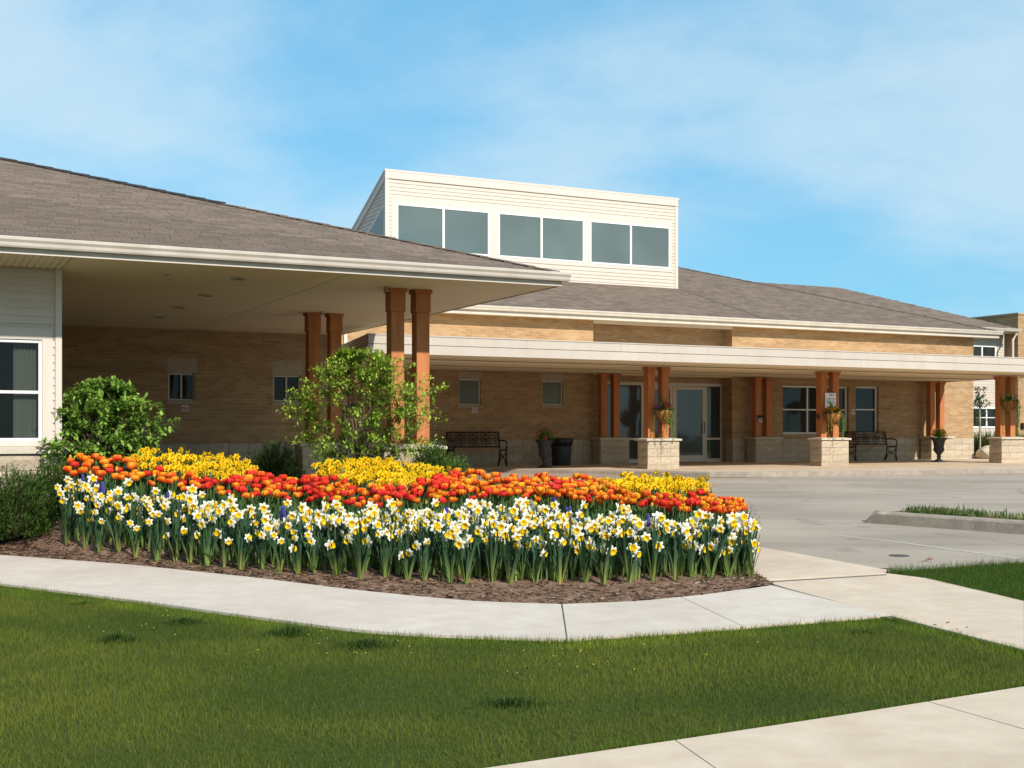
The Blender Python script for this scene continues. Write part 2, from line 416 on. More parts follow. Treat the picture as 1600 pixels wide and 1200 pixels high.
# ------------------------------------------------------------------ mesh helper
class MB:
    def __init__(s):
        s.v = []; s.f = []; s.c = []; s.mi = []; s.col = (1, 1, 1); s.m = 0

    def add(s, vs, fs, cols=None):
        o = len(s.v)
        s.v.extend(tuple(p) for p in vs)
        if cols is None:
            s.c.extend([s.col] * len(vs))
        else:
            s.c.extend(cols)
        for f in fs:
            s.f.append(tuple(i + o for i in f)); s.mi.append(s.m)

    def box(s, x0, x1, y0, y1, z0, z1):
        s.add([(x0, y0, z0), (x1, y0, z0), (x1, y1, z0), (x0, y1, z0), (x0, y0, z1), (x1, y0, z1), (x1, y1, z1), (x0, y1, z1)],
              [(0, 3, 2, 1), (4, 5, 6, 7), (0, 1, 5, 4), (1, 2, 6, 5), (2, 3, 7, 6), (3, 0, 4, 7)])

    def prism(s, prof, a0, a1, axis='x'):
        """profile (p, q) swept along x (prof = y, z), along y (prof = x, z) or along z (prof = x, y)"""
        n = len(prof)
        mk = {'x': lambda a, p, q: (a, p, q), 'y': lambda a, p, q: (p, a, q), 'z': lambda a, p, q: (p, q, a)}[axis]
        vs = [mk(a0, p, q) for p, q in prof] + [mk(a1, p, q) for p, q in prof]
        fs = [(i, (i + 1) % n, n + (i + 1) % n, n + i) for i in range(n)]
        fs += [tuple(range(n - 1, -1, -1)), tuple(range(n, 2 * n))]
        s.add(vs, fs)

    def tube(s, pts, rad, n=6, cols=None):
        pts = [Vector(p) for p in pts]
        if not isinstance(rad, (list, tuple)):
            rad = [rad] * len(pts)
        vs, cs = [], []
        for i, p in enumerate(pts):
            t = (pts[min(i + 1, len(pts) - 1)] - pts[max(i - 1, 0)])
            if t.length < 1e-9:
                t = Vector((0, 0, 1))
            t.normalize()
            a = Vector((0, 0, 1)) if abs(t.z) < 0.9 else Vector((1, 0, 0))
            x = t.cross(a).normalized(); y = t.cross(x)
            for k in range(n):
                an = 2 * pi * k / n
                vs.append(p + (x * cos(an) + y * sin(an)) * rad[i])
                cs.append(cols[i] if cols else s.col)
        fs = []
        for i in range(len(pts) - 1):
            for k in range(n):
                fs.append((i * n + k, i * n + (k + 1) % n, (i + 1) * n + (k + 1) % n, (i + 1) * n + k))
        fs.append(tuple(range(n - 1, -1, -1))); fs.append(tuple(range((len(pts) - 1) * n, len(pts) * n)))
        s.add(vs, fs, cs)

    def lathe(s, prof, n=24, cx=0, cy=0, cap=True, wob=0):
        vs = []
        for r, z in prof:
            for k in range(n):
                a = 2 * pi * k / n
                rr = r * (1 + wob * sin(k * 3.1 + z * 9))
                vs.append((cx + rr * cos(a), cy + rr * sin(a), z))
        fs = []
        for i in range(len(prof) - 1):
            for k in range(n):
                fs.append((i * n + k, i * n + (k + 1) % n, (i + 1) * n + (k + 1) % n, (i + 1) * n + k))
        if cap:
            fs.append(tuple(range(n - 1, -1, -1))); fs.append(tuple(range((len(prof) - 1) * n, len(prof) * n)))
        s.add(vs, fs)

    def ring(s, c, r, t, n=14, ax='y', k=5):
        """small torus, facing along y"""
        vs, fs = [], []
        for i in range(n):
            a = 2 * pi * i / n
            for j in range(k):
                b = 2 * pi * j / k
                rr = r + t * cos(b)
                if ax == 'y':
                    vs.append((c[0] + rr * cos(a), c[1] + t * sin(b), c[2] + rr * sin(a)))
                else:
                    vs.append((c[0] + rr * cos(a), c[1] + rr * sin(a), c[2] + t * sin(b)))
        for i in range(n):
            for j in range(k):
                fs.append((i * k + j, ((i + 1) % n) * k + j, ((i + 1) % n) * k + (j + 1) % k, i * k + (j + 1) % k))
        s.add(vs, fs)

    def mesh(s, name, mats, bevel=0.0, smooth=False, col=True):
        me = bpy.data.meshes.new(name)
        me.from_pydata(s.v, [], s.f)
        if not isinstance(mats, (list, tuple)):
            mats = [mats]
        for m in mats:
            me.materials.append(MATS[m])
        if len(mats) > 1:
            me.polygons.foreach_set('material_index', s.mi)
        if col:
            ca = me.color_attributes.new('Col', 'FLOAT_COLOR', 'POINT')
            flat = []
            for c in s.c:
                flat.extend((c[0], c[1], c[2], 1.0))
            ca.data.foreach_set('color', flat)
        if bevel > 0:
            bm = bmesh.new(); bm.from_mesh(me)
            bmesh.ops.bevel(bm, geom=[e for e in bm.edges if len(e.link_faces) == 2 and e.calc_face_angle(0) > 0.5], offset=bevel, segments=1, affect='EDGES', clamp_overlap=True)
            bm.to_mesh(me); bm.free()
        if smooth:
            me.polygons.foreach_set('use_smooth', [True] * len(me.polygons))
        me.update()
        return me

    def build(s, name, mats, parent=None, bevel=0.0, smooth=False, loc=None, col=False, kind=None):
        return link(name, s.mesh(name, mats, bevel, smooth, col), parent, loc, kind=kind)


def link(name, me, parent=None, loc=None, rot=None, scale=None, kind=None):
    o = bpy.data.objects.new(name, me)
    COL.objects.link(o)
    if parent is not None:
        o.parent = parent
    if loc is not None:
        o.location = loc
    if rot is not None:
        o.rotation_euler = rot
    if scale is not None:
        o.scale = (scale,) * 3 if isinstance(scale, (int, float)) else scale
    if kind:
        o['kind'] = kind
    return o


def tag(o, label=None, cat=None, group=None, kind=None):
    if label: o['label'] = label
    if cat: o['category'] = cat
    if group: o['group'] = group
    if kind: o['kind'] = kind
    return o


def thing(name, label, cat, loc=(0, 0, 0), rz=0.0, group=None, scale=None):
    o = link(name, None, None, loc, (0, 0, rz), scale)
    return tag(o, label, cat, group)


def part_empty(name, parent, loc=(0, 0, 0)):
    return link(name, None, parent, loc)


def copy_tree(o, parent=None):
    c = o.copy(); COL.objects.link(c)
    if parent is not None:
        c.parent = parent
    for ch in list(o.children):
        copy_tree(ch, c)
    return c


def building(name, label, cat):
    return thing(name, label, cat, (OX, OY, 0), TH)


# ------------------------------------------------------------------ ground, drive, walks
def sheet(name, front, back, off, mat, n=60, m=8, thick=0.0, parent=None, kind='structure', zf=gz):
    """ground-hugging sheet between two plan polylines (world x, y)"""
    def resample(pl, n):
        d = [0]
        for a, b in zip(pl, pl[1:]):
            d.append(d[-1] + math.hypot(b[0] - a[0], b[1] - a[1]))
        out = []
        for i in range(n + 1):
            s = d[-1] * i / n
            for k in range(len(pl) - 1):
                if s <= d[k + 1] + 1e-9:
                    t = (s - d[k]) / max(d[k + 1] - d[k], 1e-9)
                    out.append((pl[k][0] + (pl[k + 1][0] - pl[k][0]) * t, pl[k][1] + (pl[k + 1][1] - pl[k][1]) * t)); break
        return out
    A, B = resample(front, n), resample(back, n)
    mb = MB(); vs = []
    for j in range(m + 1):
        t = j / m
        for i in range(n + 1):
            x = A[i][0] + (B[i][0] - A[i][0]) * t; y = A[i][1] + (B[i][1] - A[i][1]) * t
            vs.append((x, y, zf(y) + off))
    w = n + 1
    fs = [(j * w + i, j * w + i + 1, (j + 1) * w + i + 1, (j + 1) * w + i) for j in range(m) for i in range(n)]
    if thick > 0:
        rim = [i for i in range(w)] + [j * w + n for j in range(1, m + 1)] + [m * w + i for i in range(n - 1, -1, -1)] + [j * w for j in range(m - 1, 0, -1)]
        o = len(vs)
        for r in rim:
            vs.append((vs[r][0], vs[r][1], vs[r][2] - thick))
        k = len(rim)
        fs += [(rim[i], o + i, o + (i + 1) % k, rim[(i + 1) % k]) for i in range(k)]
    mb.add(vs, fs)
    ob = mb.build(name, mat, parent)
    if kind:
        ob['kind'] = kind
    return ob


def P2(px, py):
    g = G(px, py); return (g.x, g.y)


ys = [-60, 0, 5, 8, 11, 14, 17, 20, 23, 26, 29, 34, 60, 150, 600]
gm = MB(); vs = []
for y in ys:
    for x in (-600, -60, -20, -8, 0, 8, 20, 60, 600):
        vs.append((x, y, gz(y)))
gm.add(vs, [(j * 9 + i, j * 9 + i + 1, (j + 1) * 9 + i + 1, (j + 1) * 9 + i) for j in range(len(ys) - 1) for i in range(8)])
tag(gm.build('ground', 'turf'), kind='structure')

LOT_FRONT = [P2(-500, 800), P2(100, 792), P2(500, 800), P2(1000, 828), P2(1180, 853), P2(1388, 892), P2(1600, 877), P2(1900, 857), P2(2800, 810)]
lot = sheet('parking_lot', LOT_FRONT, [(-40, 33), (-10, 33.5), (5, 34), (12, 34), (20, 34), (30, 34), (50, 34), (70, 34)], 0.004, 'asphalt', 80, 20)
tag(lot, 'worn light grey asphalt drive and parking area')

# patio of the entrance, one step above the drive
PAT = [P2(780, 738), P2(860, 739), P2(960, 741), P2(1050, 744), P2(1110, 746), P2(1160, 746), P2(1260, 744), P2(1400, 742), P2(1600, 739), P2(1800, 735)]
patio_root = link('patio', None, kind='structure')


def patio_z(y):
    return 0.0


ends = [W(u, 16.2) for u in (2.2, 4, 6, 8, 10, 12, 15, 19, 23, 27)]
n_s = len(PAT) - 1
for i in range(n_s):
    a, b = PAT[i], PAT[i + 1]
    c, d = ends[i], ends[i + 1]
    e = 0.002
    a2 = (a[0] + (b[0] - a[0]) * e, a[1] + (b[1] - a[1]) * e); b2 = (b[0] - (b[0] - a[0]) * e, b[1] - (b[1] - a[1]) * e)
    c2 = (c[0] + (d[0] - c[0]) * e, c[1] + (d[1] - c[1]) * e); d2 = (d[0] - (d[0] - c[0]) * e, d[1] - (d[1] - c[1]) * e)
    sheet('paving_slab', [a2, b2], [c2, d2], 0.0, 'patio_concrete', 6, 10, 0.13, patio_root, None, patio_z)
# strip of kerb stone along the patio edge
kb = MB()
KP = [Vector((*q, 0)) for q in PAT]
KN = []
for i in range(len(KP)):
    d = (KP[min(i + 1, len(KP) - 1)] - KP[max(i - 1, 0)]).normalized(); KN.append(Vector((d.y, -d.x, 0)))
for i in range(len(KP) - 1):
    vs = []
    for p, nrm in ((KP[i], KN[i]), (KP[i + 1], KN[i + 1])):
        for k, z in ((-0.01, 0.002), (0.10, 0.001), (0.15, -0.03), (0.16, -0.12)):
            q = p + nrm * k; vs.append((q.x, q.y, z))
    kb.add(vs, [(j, j + 1, 5 + j, 4 + j) for j in range(3)])
tag(kb.build('kerb', 'kerb_concrete'), kind='structure')

# white curved walk in front of the flower bed
W_UP = [(-260, 856), (0, 870), (200, 885), (400, 906), (600, 931), (750, 944), (880, 948), (1000, 943), (1100, 933), (1206, 918)]
W_LO = [(-260, 885), (0, 915), (200, 940), (400, 968), (550, 988), (700, 998), (885, 1003), (1050, 992), (1200, 980), (1391, 965)]
walk = link('curved_walk', None, kind='structure')


def walk_piece(us, ls):
    up = [P2(x, interp(x, W_UP)) for x in us]; lo = [P2(x, interp(x, W_LO)) for x in ls]
    sheet('paving_slab', lo, up, 0.022, 'walk_concrete', 24, 4, 0.09, walk, None)


walk_piece([-260, -100, 0, 97, 200, 300, 400, 478, 550, 650, 750, 820, 876.5], [-260, -100, 0, 60, 150, 250, 350, 440, 550, 650, 750, 820, 884.5])


def joint(parent, near, far, off):
    m_ = MB()
    a = [G(*q, off) for q in near]; c = [G(*q, off) for q in far]
    n = len(a)
    m_.add(a + c, [(i, i + 1, n + i + 1, n + i) for i in range(n - 1)])
    m_.build('joint_filler', 'joint_filler', parent)


joint(walk, [(876, 949.5), (884.3, 1002.3)], [(879.6, 949.5), (887.4, 1002.3)], 0.018)
joint(walk, [(1062.5, 940), (1159, 980)], [(1065.2, 939), (1162.2, 980)], 0.019)
walk_piece([879, 920, 960, 1000, 1063], [887, 950, 1000, 1080, 1160])
walk_piece([1064.5, 1100, 1150, 1205.5], [1161.5, 1240, 1320, 1390])

# straight path from the drive to the public pavement
path = link('concrete_path', None, kind='structure')
RE = [(1180, 855), (1388, 893), (1600, 942), (1800, 996)]
LE = [(1180, 905), (1207, 914.5), (1392, 966), (1600, 1019), (1800, 1072)]
sheet('paving_slab', [P2(1050, 915), P2(1190, 908.5), P2(1384, 897.2)], [P2(1050, 840), P2(1180, 855), P2(1386, 892.6)], 0.016, 'path_concrete', 16, 6, 0.08, path, None)
sheet('paving_slab', [P2(1192, 910.5), P2(1208, 914.8), P2(1393, 966), P2(1600, 1019)], [P2(1385, 898.2), P2(1450, 906), P2(1530, 925), P2(1600, 942)], 0.016, 'path_concrete', 24, 8, 0.08, path, None)
sheet('paving_slab', [P2(1600.8, 1019.2), P2(1720, 1050), P2(1900, 1100)], [P2(1600.8, 942.3), P2(1720, 972), P2(1900, 1020)], 0.016, 'path_concrete', 10, 6, 0.08, path, None)
joint(path, [(1190, 910.6), (1385, 898.6)], [(1190, 909.0), (1385, 897.3)], 0.0172)
joint(path, [(1204, 918.5), (1391, 967.6)], [(1210, 913.5), (1395, 965)], 0.012)
# pavement along the street, bottom right
pave = link('street_pavement', None, kind='structure')
FE = [(500, 1246), (800, 1201), (1055, 1163), (1300, 1126), (1450, 1102), (1600, 1078), (1900, 1030)]


def fe(x):
    return interp(x, FE)


def pave_piece(xs, lows):
    up = [P2(x, fe(x)) for x in xs]
    sheet('paving_slab', [P2(*l) for l in lows], up, 0.02, 'path_concrete', 14, 6, 0.08, pave, None)


pave_piece([500, 700, 900, 1054], [(560, 1330), (760, 1330), (1000, 1330), (1290, 1330)])
pave_piece([1056, 1200, 1330, 1449], [(1294, 1330), (1600, 1330), (1900, 1330), (2230, 1330)])
joint(pave, [(1053.5, 1164), (1288, 1328)], [(1056.6, 1163.5), (1295, 1328)], 0.016)
joint(pave, [(1448, 1103.5), (2228, 1328)], [(1452, 1102.5), (2238, 1328)], 0.016)
pave_piece([1451, 1600, 1750, 1900], [(2236, 1330), (2400, 1280), (2500, 1230), (2600, 1180)])

# kerb strip between the drive and the right-hand grass
kst = MB()
ks_a = [P2(1388, 897), P2(1450, 891), P2(1600, 879.5), P2(1900, 858)]
ks_b = [P2(1388, 893), P2(1450, 886), P2(1600, 874.5), P2(1900, 854)]
tag(sheet('kerb_strip', ks_a, ks_b, 0.02, 'kerb_concrete', 20, 2, 0.05), kind='structure')

# raised parking island on the right
isl = link('parking_island', None, kind='structure')
i_lo = [P2(1353, 817.5), P2(1400, 821.5), P2(1500, 829), P2(1600, 836.5), P2(1800, 851)]
kbm = MB()
prev = None
ptsI = [Vector((*p, 0)) for p in i_lo]
dI = (ptsI[-1] - ptsI[0]).normalized(); nI = Vector((-dI.y, dI.x, 0))
LI = (ptsI[-1] - ptsI[0]).length
ns = 44
rows = []
for i in range(ns + 1):
    p = ptsI[0] + dI * (LI * i / ns)
    jit = (R.random() - 0.5) * 0.012 if i > 0 else 0
    end = 0.35 if i == 0 else (0.8 if i == 1 else 1.0)
    chip = 0.02 if i in (3, 4) else 0
    g0 = gz(p.y)
    row = []
    for k, z in ((0.0, 0.0), (0.012, 0.14 * end), (0.035 + jit, 0.168 * end - chip * 2), (0.17, 0.175 * end), (0.175, 0.09)):
        q = p + nI * k; row.append((q.x, q.y, g0 + z))
    rows.append(row)
for i in range(ns):
    if i in (10, 21, 32):
        continue
    kbm.add(rows[i] + rows[i + 1], [(j, 5 + j, 6 + j, j + 1) for j in range(4)])
kbm.add(rows[0], [(0, 1, 2, 3, 4)])
for i in (10, 21, 32):
    a = [Vector(q) for q in rows[i]]; b = [Vector(q) for q in rows[i + 1]]
    vs = [tuple(x.lerp(y, 0.02)) for x, y in zip(a, b)] + [tuple(x.lerp(y, 0.98)) for x, y in zip(a, b)]
    kbm.add([tuple(q) for q in a] + vs[:5], [(j, 5 + j, 6 + j, j + 1) for j in range(4)]) if False else kbm.add(vs, [(j, 5 + j, 6 + j, j + 1) for j in range(4)])
kbm.build('kerbstone', 'kerb_concrete', isl)
sm = MB(); vs = []
for i in range(ns + 1):
    p = ptsI[0] + dI * (LI * i / ns)
    w_ = 0.9 * min(1, 0.25 + i / 8)
    for k in range(5):
        q = p + nI * (0.17 + w_ * k / 4)
        vs.append((q.x, q.y, gz(p.y) + 0.13 + 0.03 * sin(k * 0.8) + 0.012 * sin(i * 1.7 + k) - (0.12 if k == 4 else 0)))
sm.add(vs, [(i * 5 + k, (i + 1) * 5 + k, (i + 1) * 5 + k + 1, i * 5 + k + 1) for i in range(ns) for k in range(4)])
sm.build('soil', 'mulch', isl)

# parking line and manhole
tag(sheet('parking_line', [P2(1300, 837), P2(1400, 848), P2(1500, 862), P2(1640, 881)], [P2(1302, 836), P2(1401, 846.6), P2(1501, 860), P2(1641, 878.6)], 0.0065, 'road_paint', 30, 2), kind='structure')
mhp = G(1405, 869)
mh = thing('manhole_cover', 'small dark round cover lying in the asphalt by the path corner', 'cover', (mhp.x, mhp.y, mhp.z + 0.005))
c = MB(); c.lathe([(0.10, 0), (0.10, 0.003), (0.095, 0.004)], 28)
for k in range(-3, 4):
    h = math.sqrt(0.09 ** 2 - (k * 0.025) ** 2)
    c.box(-h, h, k * 0.025 - 0.004, k * 0.025 + 0.004, 0.004, 0.006)
c.build('cover_plate', 'cast_cover', mh)
c = MB(); c.ring((0, 0, 0.000), 0.107, 0.006, 28, 'z'); c.build('frame_ring', 'cast_cover', mh)

# ------------------------------------------------------------------ shared building pieces
BLOCKS = {}


def block_mesh(l, d, h, var, rough_front=0.02):
    key = (round(l, 2), round(d, 2), round(h, 3), var)
    if key in BLOCKS:
        return BLOCKS[key]
    rr = random.Random(hash(key) & 0xffff)
    mb = MB(); nx, nz = 4, 3
    vs = []
    for j in range(nz + 1):
        for i in range(nx + 1):
            edge = i in (0, nx) or j in (0, nz)
            y = 0.0 if edge else -rr.uniform(0.1, 1) * rough_front
            vs.append((l * i / nx, y, h * j / nz))
    o = len(vs)
    vs += [(0, d, 0), (l, d, 0), (l, d, h), (0, d, h)]
    w = nx + 1
    fs = [(j * w + i, j * w + i + 1, (j + 1) * w + i + 1, (j + 1) * w + i) for j in range(nz) for i in range(nx)]
    top = [nz * w + i for i in range(nx + 1)]
    left = [j * w for j in range(nz + 1)]; right = [j * w + nx for j in range(nz + 1)]
    fs += [tuple(top) + (o + 2, o + 3), tuple(range(nx, -1, -1)) + (o, o + 1), tuple(left) + (o + 3, o), tuple(right[::-1]) + (o + 1, o + 2), (o + 1, o, o + 3, o + 2)]
    mb.add(vs, fs)
    BLOCKS[key] = mb.mesh('block', 'stone', col=False)
    return BLOCKS[key]


def lay_blocks(parent, u0, u1, v, z0, h, rows, length, depth=0.12, name='block', rough=0.02):
    """courses of split-face blocks on a front face"""
    rh = h / rows; g = 0.008
    for r in range(rows):
        edges = [u0]
        x = u0 + (length * 0.5 if r % 2 else length)
        while x < u1 - 0.12:
            edges.append(x); x += length
        edges.append(u1)
        for a, b in zip(edges, edges[1:]):
            me = block_mesh(b - a - g, depth, rh - g, R.randrange(4), rough)
            link(name, me, parent, (a + g / 2, v, z0 + r * rh + g / 2))


def lay_blocks_side(parent, u, v0, v1, z0, h, rows, length, depth=0.1, name='block'):
    """the same on a face that looks towards -u"""
    rh = h / rows; g = 0.008
    for r in range(rows):
        edges = [v0]
        x = v0 + (length * 0.5 if r % 2 else length)
        while x < v1 - 0.1:
            edges.append(x); x += length
        edges.append(v1)
        for a, b in zip(edges, edges[1:]):
            me = block_mesh(b - a - g, depth, rh - g, R.randrange(4))
            link(name, me, parent, (u, b - g / 2, z0 + r * rh + g / 2), (0, 0, -pi / 2))


def wall_holes(u0, u1, z0, z1, v, th, holes, name, mat, parent):
    """wall in the plane v with rectangular openings (a, b, za, zb); front, back and reveals"""
    us = sorted({u0, u1, *[h[0] for h in holes], *[h[1] for h in holes]}); zs = sorted({z0, z1, *[h[2] for h in holes], *[h[3] for h in holes]})
    us = [u for u in us if u0 <= u <= u1]; zs = [z for z in zs if z0 <= z <= z1]
    mb = MB()

    def solid(i, j):
        if i < 0 or j < 0 or i >= len(us) - 1 or j >= len(zs) - 1:
            return False
        cu, cz = (us[i] + us[i + 1]) / 2, (zs[j] + zs[j + 1]) / 2
        return not any(h[0] < cu < h[1] and h[2] < cz < h[3] for h in holes)
    for i in range(len(us) - 1):
        for j in range(len(zs) - 1):
            if not solid(i, j):
                continue
            a, b, c, d = us[i], us[i + 1], zs[j], zs[j + 1]
            mb.add([(a, v, c), (b, v, c), (b, v, d), (a, v, d)], [(0, 1, 2, 3)])
            mb.add([(a, v + th, c), (b, v + th, c), (b, v + th, d), (a, v + th, d)], [(3, 2, 1, 0)])
            if not solid(i - 1, j): mb.add([(a, v, c), (a, v, d), (a, v + th, d), (a, v + th, c)], [(0, 1, 2, 3)])
            if not solid(i + 1, j): mb.add([(b, v, c), (b, v + th, c), (b, v + th, d), (b, v, d)], [(0, 1, 2, 3)])
            if not solid(i, j - 1): mb.add([(a, v, c), (a, v + th, c), (b, v + th, c), (b, v, c)], [(0, 1, 2, 3)])
            if not solid(i, j + 1): mb.add([(a, v, d), (b, v, d), (b, v + th, d), (a, v + th, d)], [(0, 1, 2, 3)])
    return mb.build(name, mat, parent)


def frame_mb(u0, u1, z0, z1, v0, v1, w, top=None):
    mb = MB(); t = top or w
    mb.box(u0, u0 + w, v0, v1, z0, z1); mb.box(u1 - w, u1, v0, v1, z0, z1)
    mb.box(u0 + w, u1 - w, v0 + .001, v1, z0, z0 + w); mb.box(u0 + w, u1 - w, v0 + .001, v1, z1 - t, z1)
    return mb


def window(parent, u0, u1, z0, z1, v, fr='white_frame', glass='window_glass', w=0.05, rail=None, mull=(), blind=None, sill=None, lintel=None, curtain=None):
    root = part_empty('window', parent)
    f = frame_mb(u0, u1, z0, z1, v, v + 0.07, w)
    for m_ in mull:
        f.box(m_ - w * 0.5, m_ + w * 0.5, v + .002, v + 0.07, z0 + w, z1 - w)
    f.build('window_frame', fr, root, bevel=0.006)
    eds = [u0 + w] + [x for m_ in mull for x in (m_ - w * .5, m_ + w * .5)] + [u1 - w]
    for k in range(0, len(eds), 2):
        a, b = eds[k], eds[k + 1]
        cells = [(z0 + w, z1 - w)] if rail is None else [(z0 + w, rail - 0.018), (rail + 0.018, z1 - w)]
        if rail is not None:
            r_ = MB(); r_.box(a, b, v + 0.02, v + 0.06, rail - 0.018, rail + 0.018); r_.build('meeting_rail', fr, root)
        for c_, d_ in cells:
            gl = glass[k // 2] if isinstance(glass, (list, tuple)) else glass
            p = MB(); p.box(a, b, v + 0.045, v + 0.052, c_, d_); p.build('pane', gl, root)
    if sill:
        s = MB(); s.prism([(v - sill, z0 - 0.07), (v + 0.05, z0 - 0.07), (v + 0.05, z0 - 0.001), (v - sill, z0 - 0.012)], u0 - 0.04, u1 + 0.04); s.build('sill', 'precast', root)
    if lintel:
        s = MB(); s.box(u0 - 0.03, u1 + 0.03, v - lintel[0], v + 0.08, z1 + 0.001, lintel[1]); s.build('lintel', 'precast', root, bevel=0.006)
    return root


def lap_board(u0, u1, z, h, v, t=0.016):
    mb = MB()
    mb.prism([(v, z), (v - t, z), (v - t, z + 0.008), (v - 0.003, z + h + 0.012), (v, z + h + 0.012)], u0, u1)
    return mb


def pier(parent, uc, v0, ztop, soffit, blocks=True, lit=True, w=0.92, d=0.46, pad=0.0):
    """split-face stone pier with a cap and two square cedar columns; v0 is its front face"""
    p = part_empty('pier', parent)
    a, b = uc - w / 2, uc + w / 2
    core = MB(); core.box(a + 0.09, b - 0.09, v0 + 0.09, v0 + d - 0.02, -0.05, ztop - 0.07); core.build('core', 'stone', p)
    n = 3; h = (ztop - 0.065) - 0.10
    bs = MB(); bs.box(a - 0.005, b + 0.005, v0 - 0.005, v0 + d + 0.005, -0.05, 0.10); bs.build('plinth', 'stone', p, bevel=0.01)
    rh = h / n
    for r in range(n):
        cuts = [a, a + w * (0.40 if r != 1 else 0.52), b]
        if r == 1: cuts = [a, a + w * 0.30, a + w * 0.72, b]
        for q, s in zip(cuts, cuts[1:]):
            link('block', block_mesh(s - q - 0.006, 0.22, rh - 0.006, R.randrange(4), 0.022), p, (q + 0.003, v0, 0.10 + r * rh + 0.003))
        link('block', block_mesh(d - 0.03, 0.085, rh - 0.006, R.randrange(4), 0.02), p, (a - 0.001, v0 + d - 0.01, 0.10 + r * rh + 0.003), (0, 0, -pi / 2))
        link('block', block_mesh(d - 0.03, 0.085, rh - 0.006, R.randrange(4), 0.02), p, (b + 0.001, v0 + 0.015, 0.10 + r * rh + 0.003), (0, 0, pi / 2))
    cp = MB()
    o = 0.055
    cp.add([(a - o, v0 - o, ztop - 0.065), (b + o, v0 - o, ztop - 0.065), (b + o, v0 + d + o, ztop - 0.065), (a - o, v0 + d + o, ztop - 0.065),
            (a - o, v0 - o, ztop - 0.018), (b + o, v0 - o, ztop - 0.018), (b + o, v0 + d + o, ztop - 0.018), (a - o, v0 + d + o, ztop - 0.018),
            (a + .1, v0 + .1, ztop + 0.008), (b - .1, v0 + .1, ztop + 0.008), (b - .1, v0 + d - .1, ztop + 0.008), (a + .1, v0 + d - .1, ztop + 0.008)],
           [(0, 3, 2, 1), (0, 1, 5, 4), (1, 2, 6, 5), (2, 3, 7, 6), (3, 0, 4, 7), (4, 5, 9, 8), (5, 6, 10, 9), (6, 7, 11, 10), (7, 4, 8, 11), (8, 9, 10, 11)])
    cp.build('cap', 'stone_cap', p, bevel=0.008)
    return p


def columns(p, uc, vc, z0, z1, s=0.20, gap=0.41, cap=0.1):
    for sx in (-1, 1):
        c = MB(); x = uc + sx * gap / 2; h = s / 2
        c.box(x - h, x + h, vc - h, vc + h, z0, z1 - cap - 0.02)
        col_ = c.build('column', 'cedar', p, bevel=0.006)
        k = MB()
        for e, za, zb in ((0.014, z1 - cap - 0.02, z1 - 0.055), (0.034, z1 - 0.055, z1)):
            k.box(x - h - e, x + h + e, vc - h - e, vc + h + e, za + (0.0005 if za < z1 - 0.06 else 0), zb)
        k.build('capital', 'cedar', p, bevel=0.004)


GUT = [(0, 0), (-0.075, 0), (-0.088, 0.02), (-0.096, 0.055), (-0.118, 0.085), (-0.122, 0.115), (-0.112, 0.122), (-0.104, 0.114), (0, 0.105)]


def gutter(parent, u0, u1, v, z, name='gutter'):
    g = MB(); g.prism([(v + p, z + q) for p, q in GUT], u0, u1); return g.build(name, 'gutter', parent)


# ------------------------------------------------------------------ left wing with the porte-cochere
LW = building('left_wing', 'low cream sided wing with a deep drive-through porch under a brown hip roof', 'building')
ZS = 3.03           # porch soffit
WV = 1.3            # front wall of the sided room
WU = -6.62          # its right-hand corner

# back wall of the porch
pw = 10.2
w1u0, w1u1 = u_at(263, pw), u_at(305, pw)
w2u0, w2u1 = u_at(427, pw), u_at(470, pw)
wz1, wz0 = z_at(285, 583, pw), z_at(285, 626, pw)
wall_holes(-14, 0.0, 0.68, ZS, pw, 0.3, [(w1u0, w1u1, wz0, wz1), (w2u0, w2u1, wz0, wz1)], 'porch_wall', 'brick', LW)
for a, b in ((w1u0, w1u1), (w2u0, w2u1)):
    window(LW, a, b, wz0, wz1, pw + 0.06, 'metal_frame', 'dim_glass', 0.035, None, ((a + b) / 2,), sill=0.09, lintel=(0.066, z_at(285, 560, pw)))
sb = MB(); sb.box(-14, 0.0, pw + 0.03, pw + 0.3, -0.05, 0.679); sb.build('stone_base', 'stone', LW)
lay_blocks(LW, -6.6, 0.0, pw - 0.03, 0.0, 0.675, 3, 0.42, 0.06)
sw = MB(); sw.box(-0.3, -0.001, pw + 0.3, 14.1, -0.05, ZS); sw.build('side_wall', 'brick', LW)
sw = MB(); sw.box(WU - 0.25, WU - 0.001, WV + 0.28, pw, -0.05, ZS); sw.build('return_wall', 'brick', LW)

# sided front wall
lwu0, lwu1 = u_at(-260, WV), u_at(66, WV)
lz1, lz0 = z_at(40, 530, WV), z_at(40, 690, WV)
cap_t = z_at(60, 697, WV); cap_b = z_at(60, 709, WV)
wall_holes(-14, WU, cap_t, ZS, WV + 0.02, 0.25, [(lwu0, lwu1, lz0, lz1)], 'sided_wall', 'siding', LW)
mid = u_at(-95, WV)
rail = z_at(40, 612.5, WV)
window(LW, lwu0, lwu1, lz0, lz1, WV + 0.01, 'white_frame', 'clear_glass', 0.045, rail, (mid,))
rl = MB(); a_, b_, c_, d_ = -13.9, WU - 0.26, WV + 0.275, WV + 3.2
rl.add([(a_, c_, 0.1), (b_, c_, 0.1), (b_, d_, 0.1), (a_, d_, 0.1), (a_, c_, 2.9), (b_, c_, 2.9), (b_, d_, 2.9), (a_, d_, 2.9)], [(0, 1, 2, 3), (4, 7, 6, 5), (1, 5, 6, 2), (2, 6, 7, 3), (3, 7, 4, 0)])
rl.build('room_lining', 'room_lining', LW)
cu0 = u_at(22, WV)
cm = MB()
nn = 26
vs = []
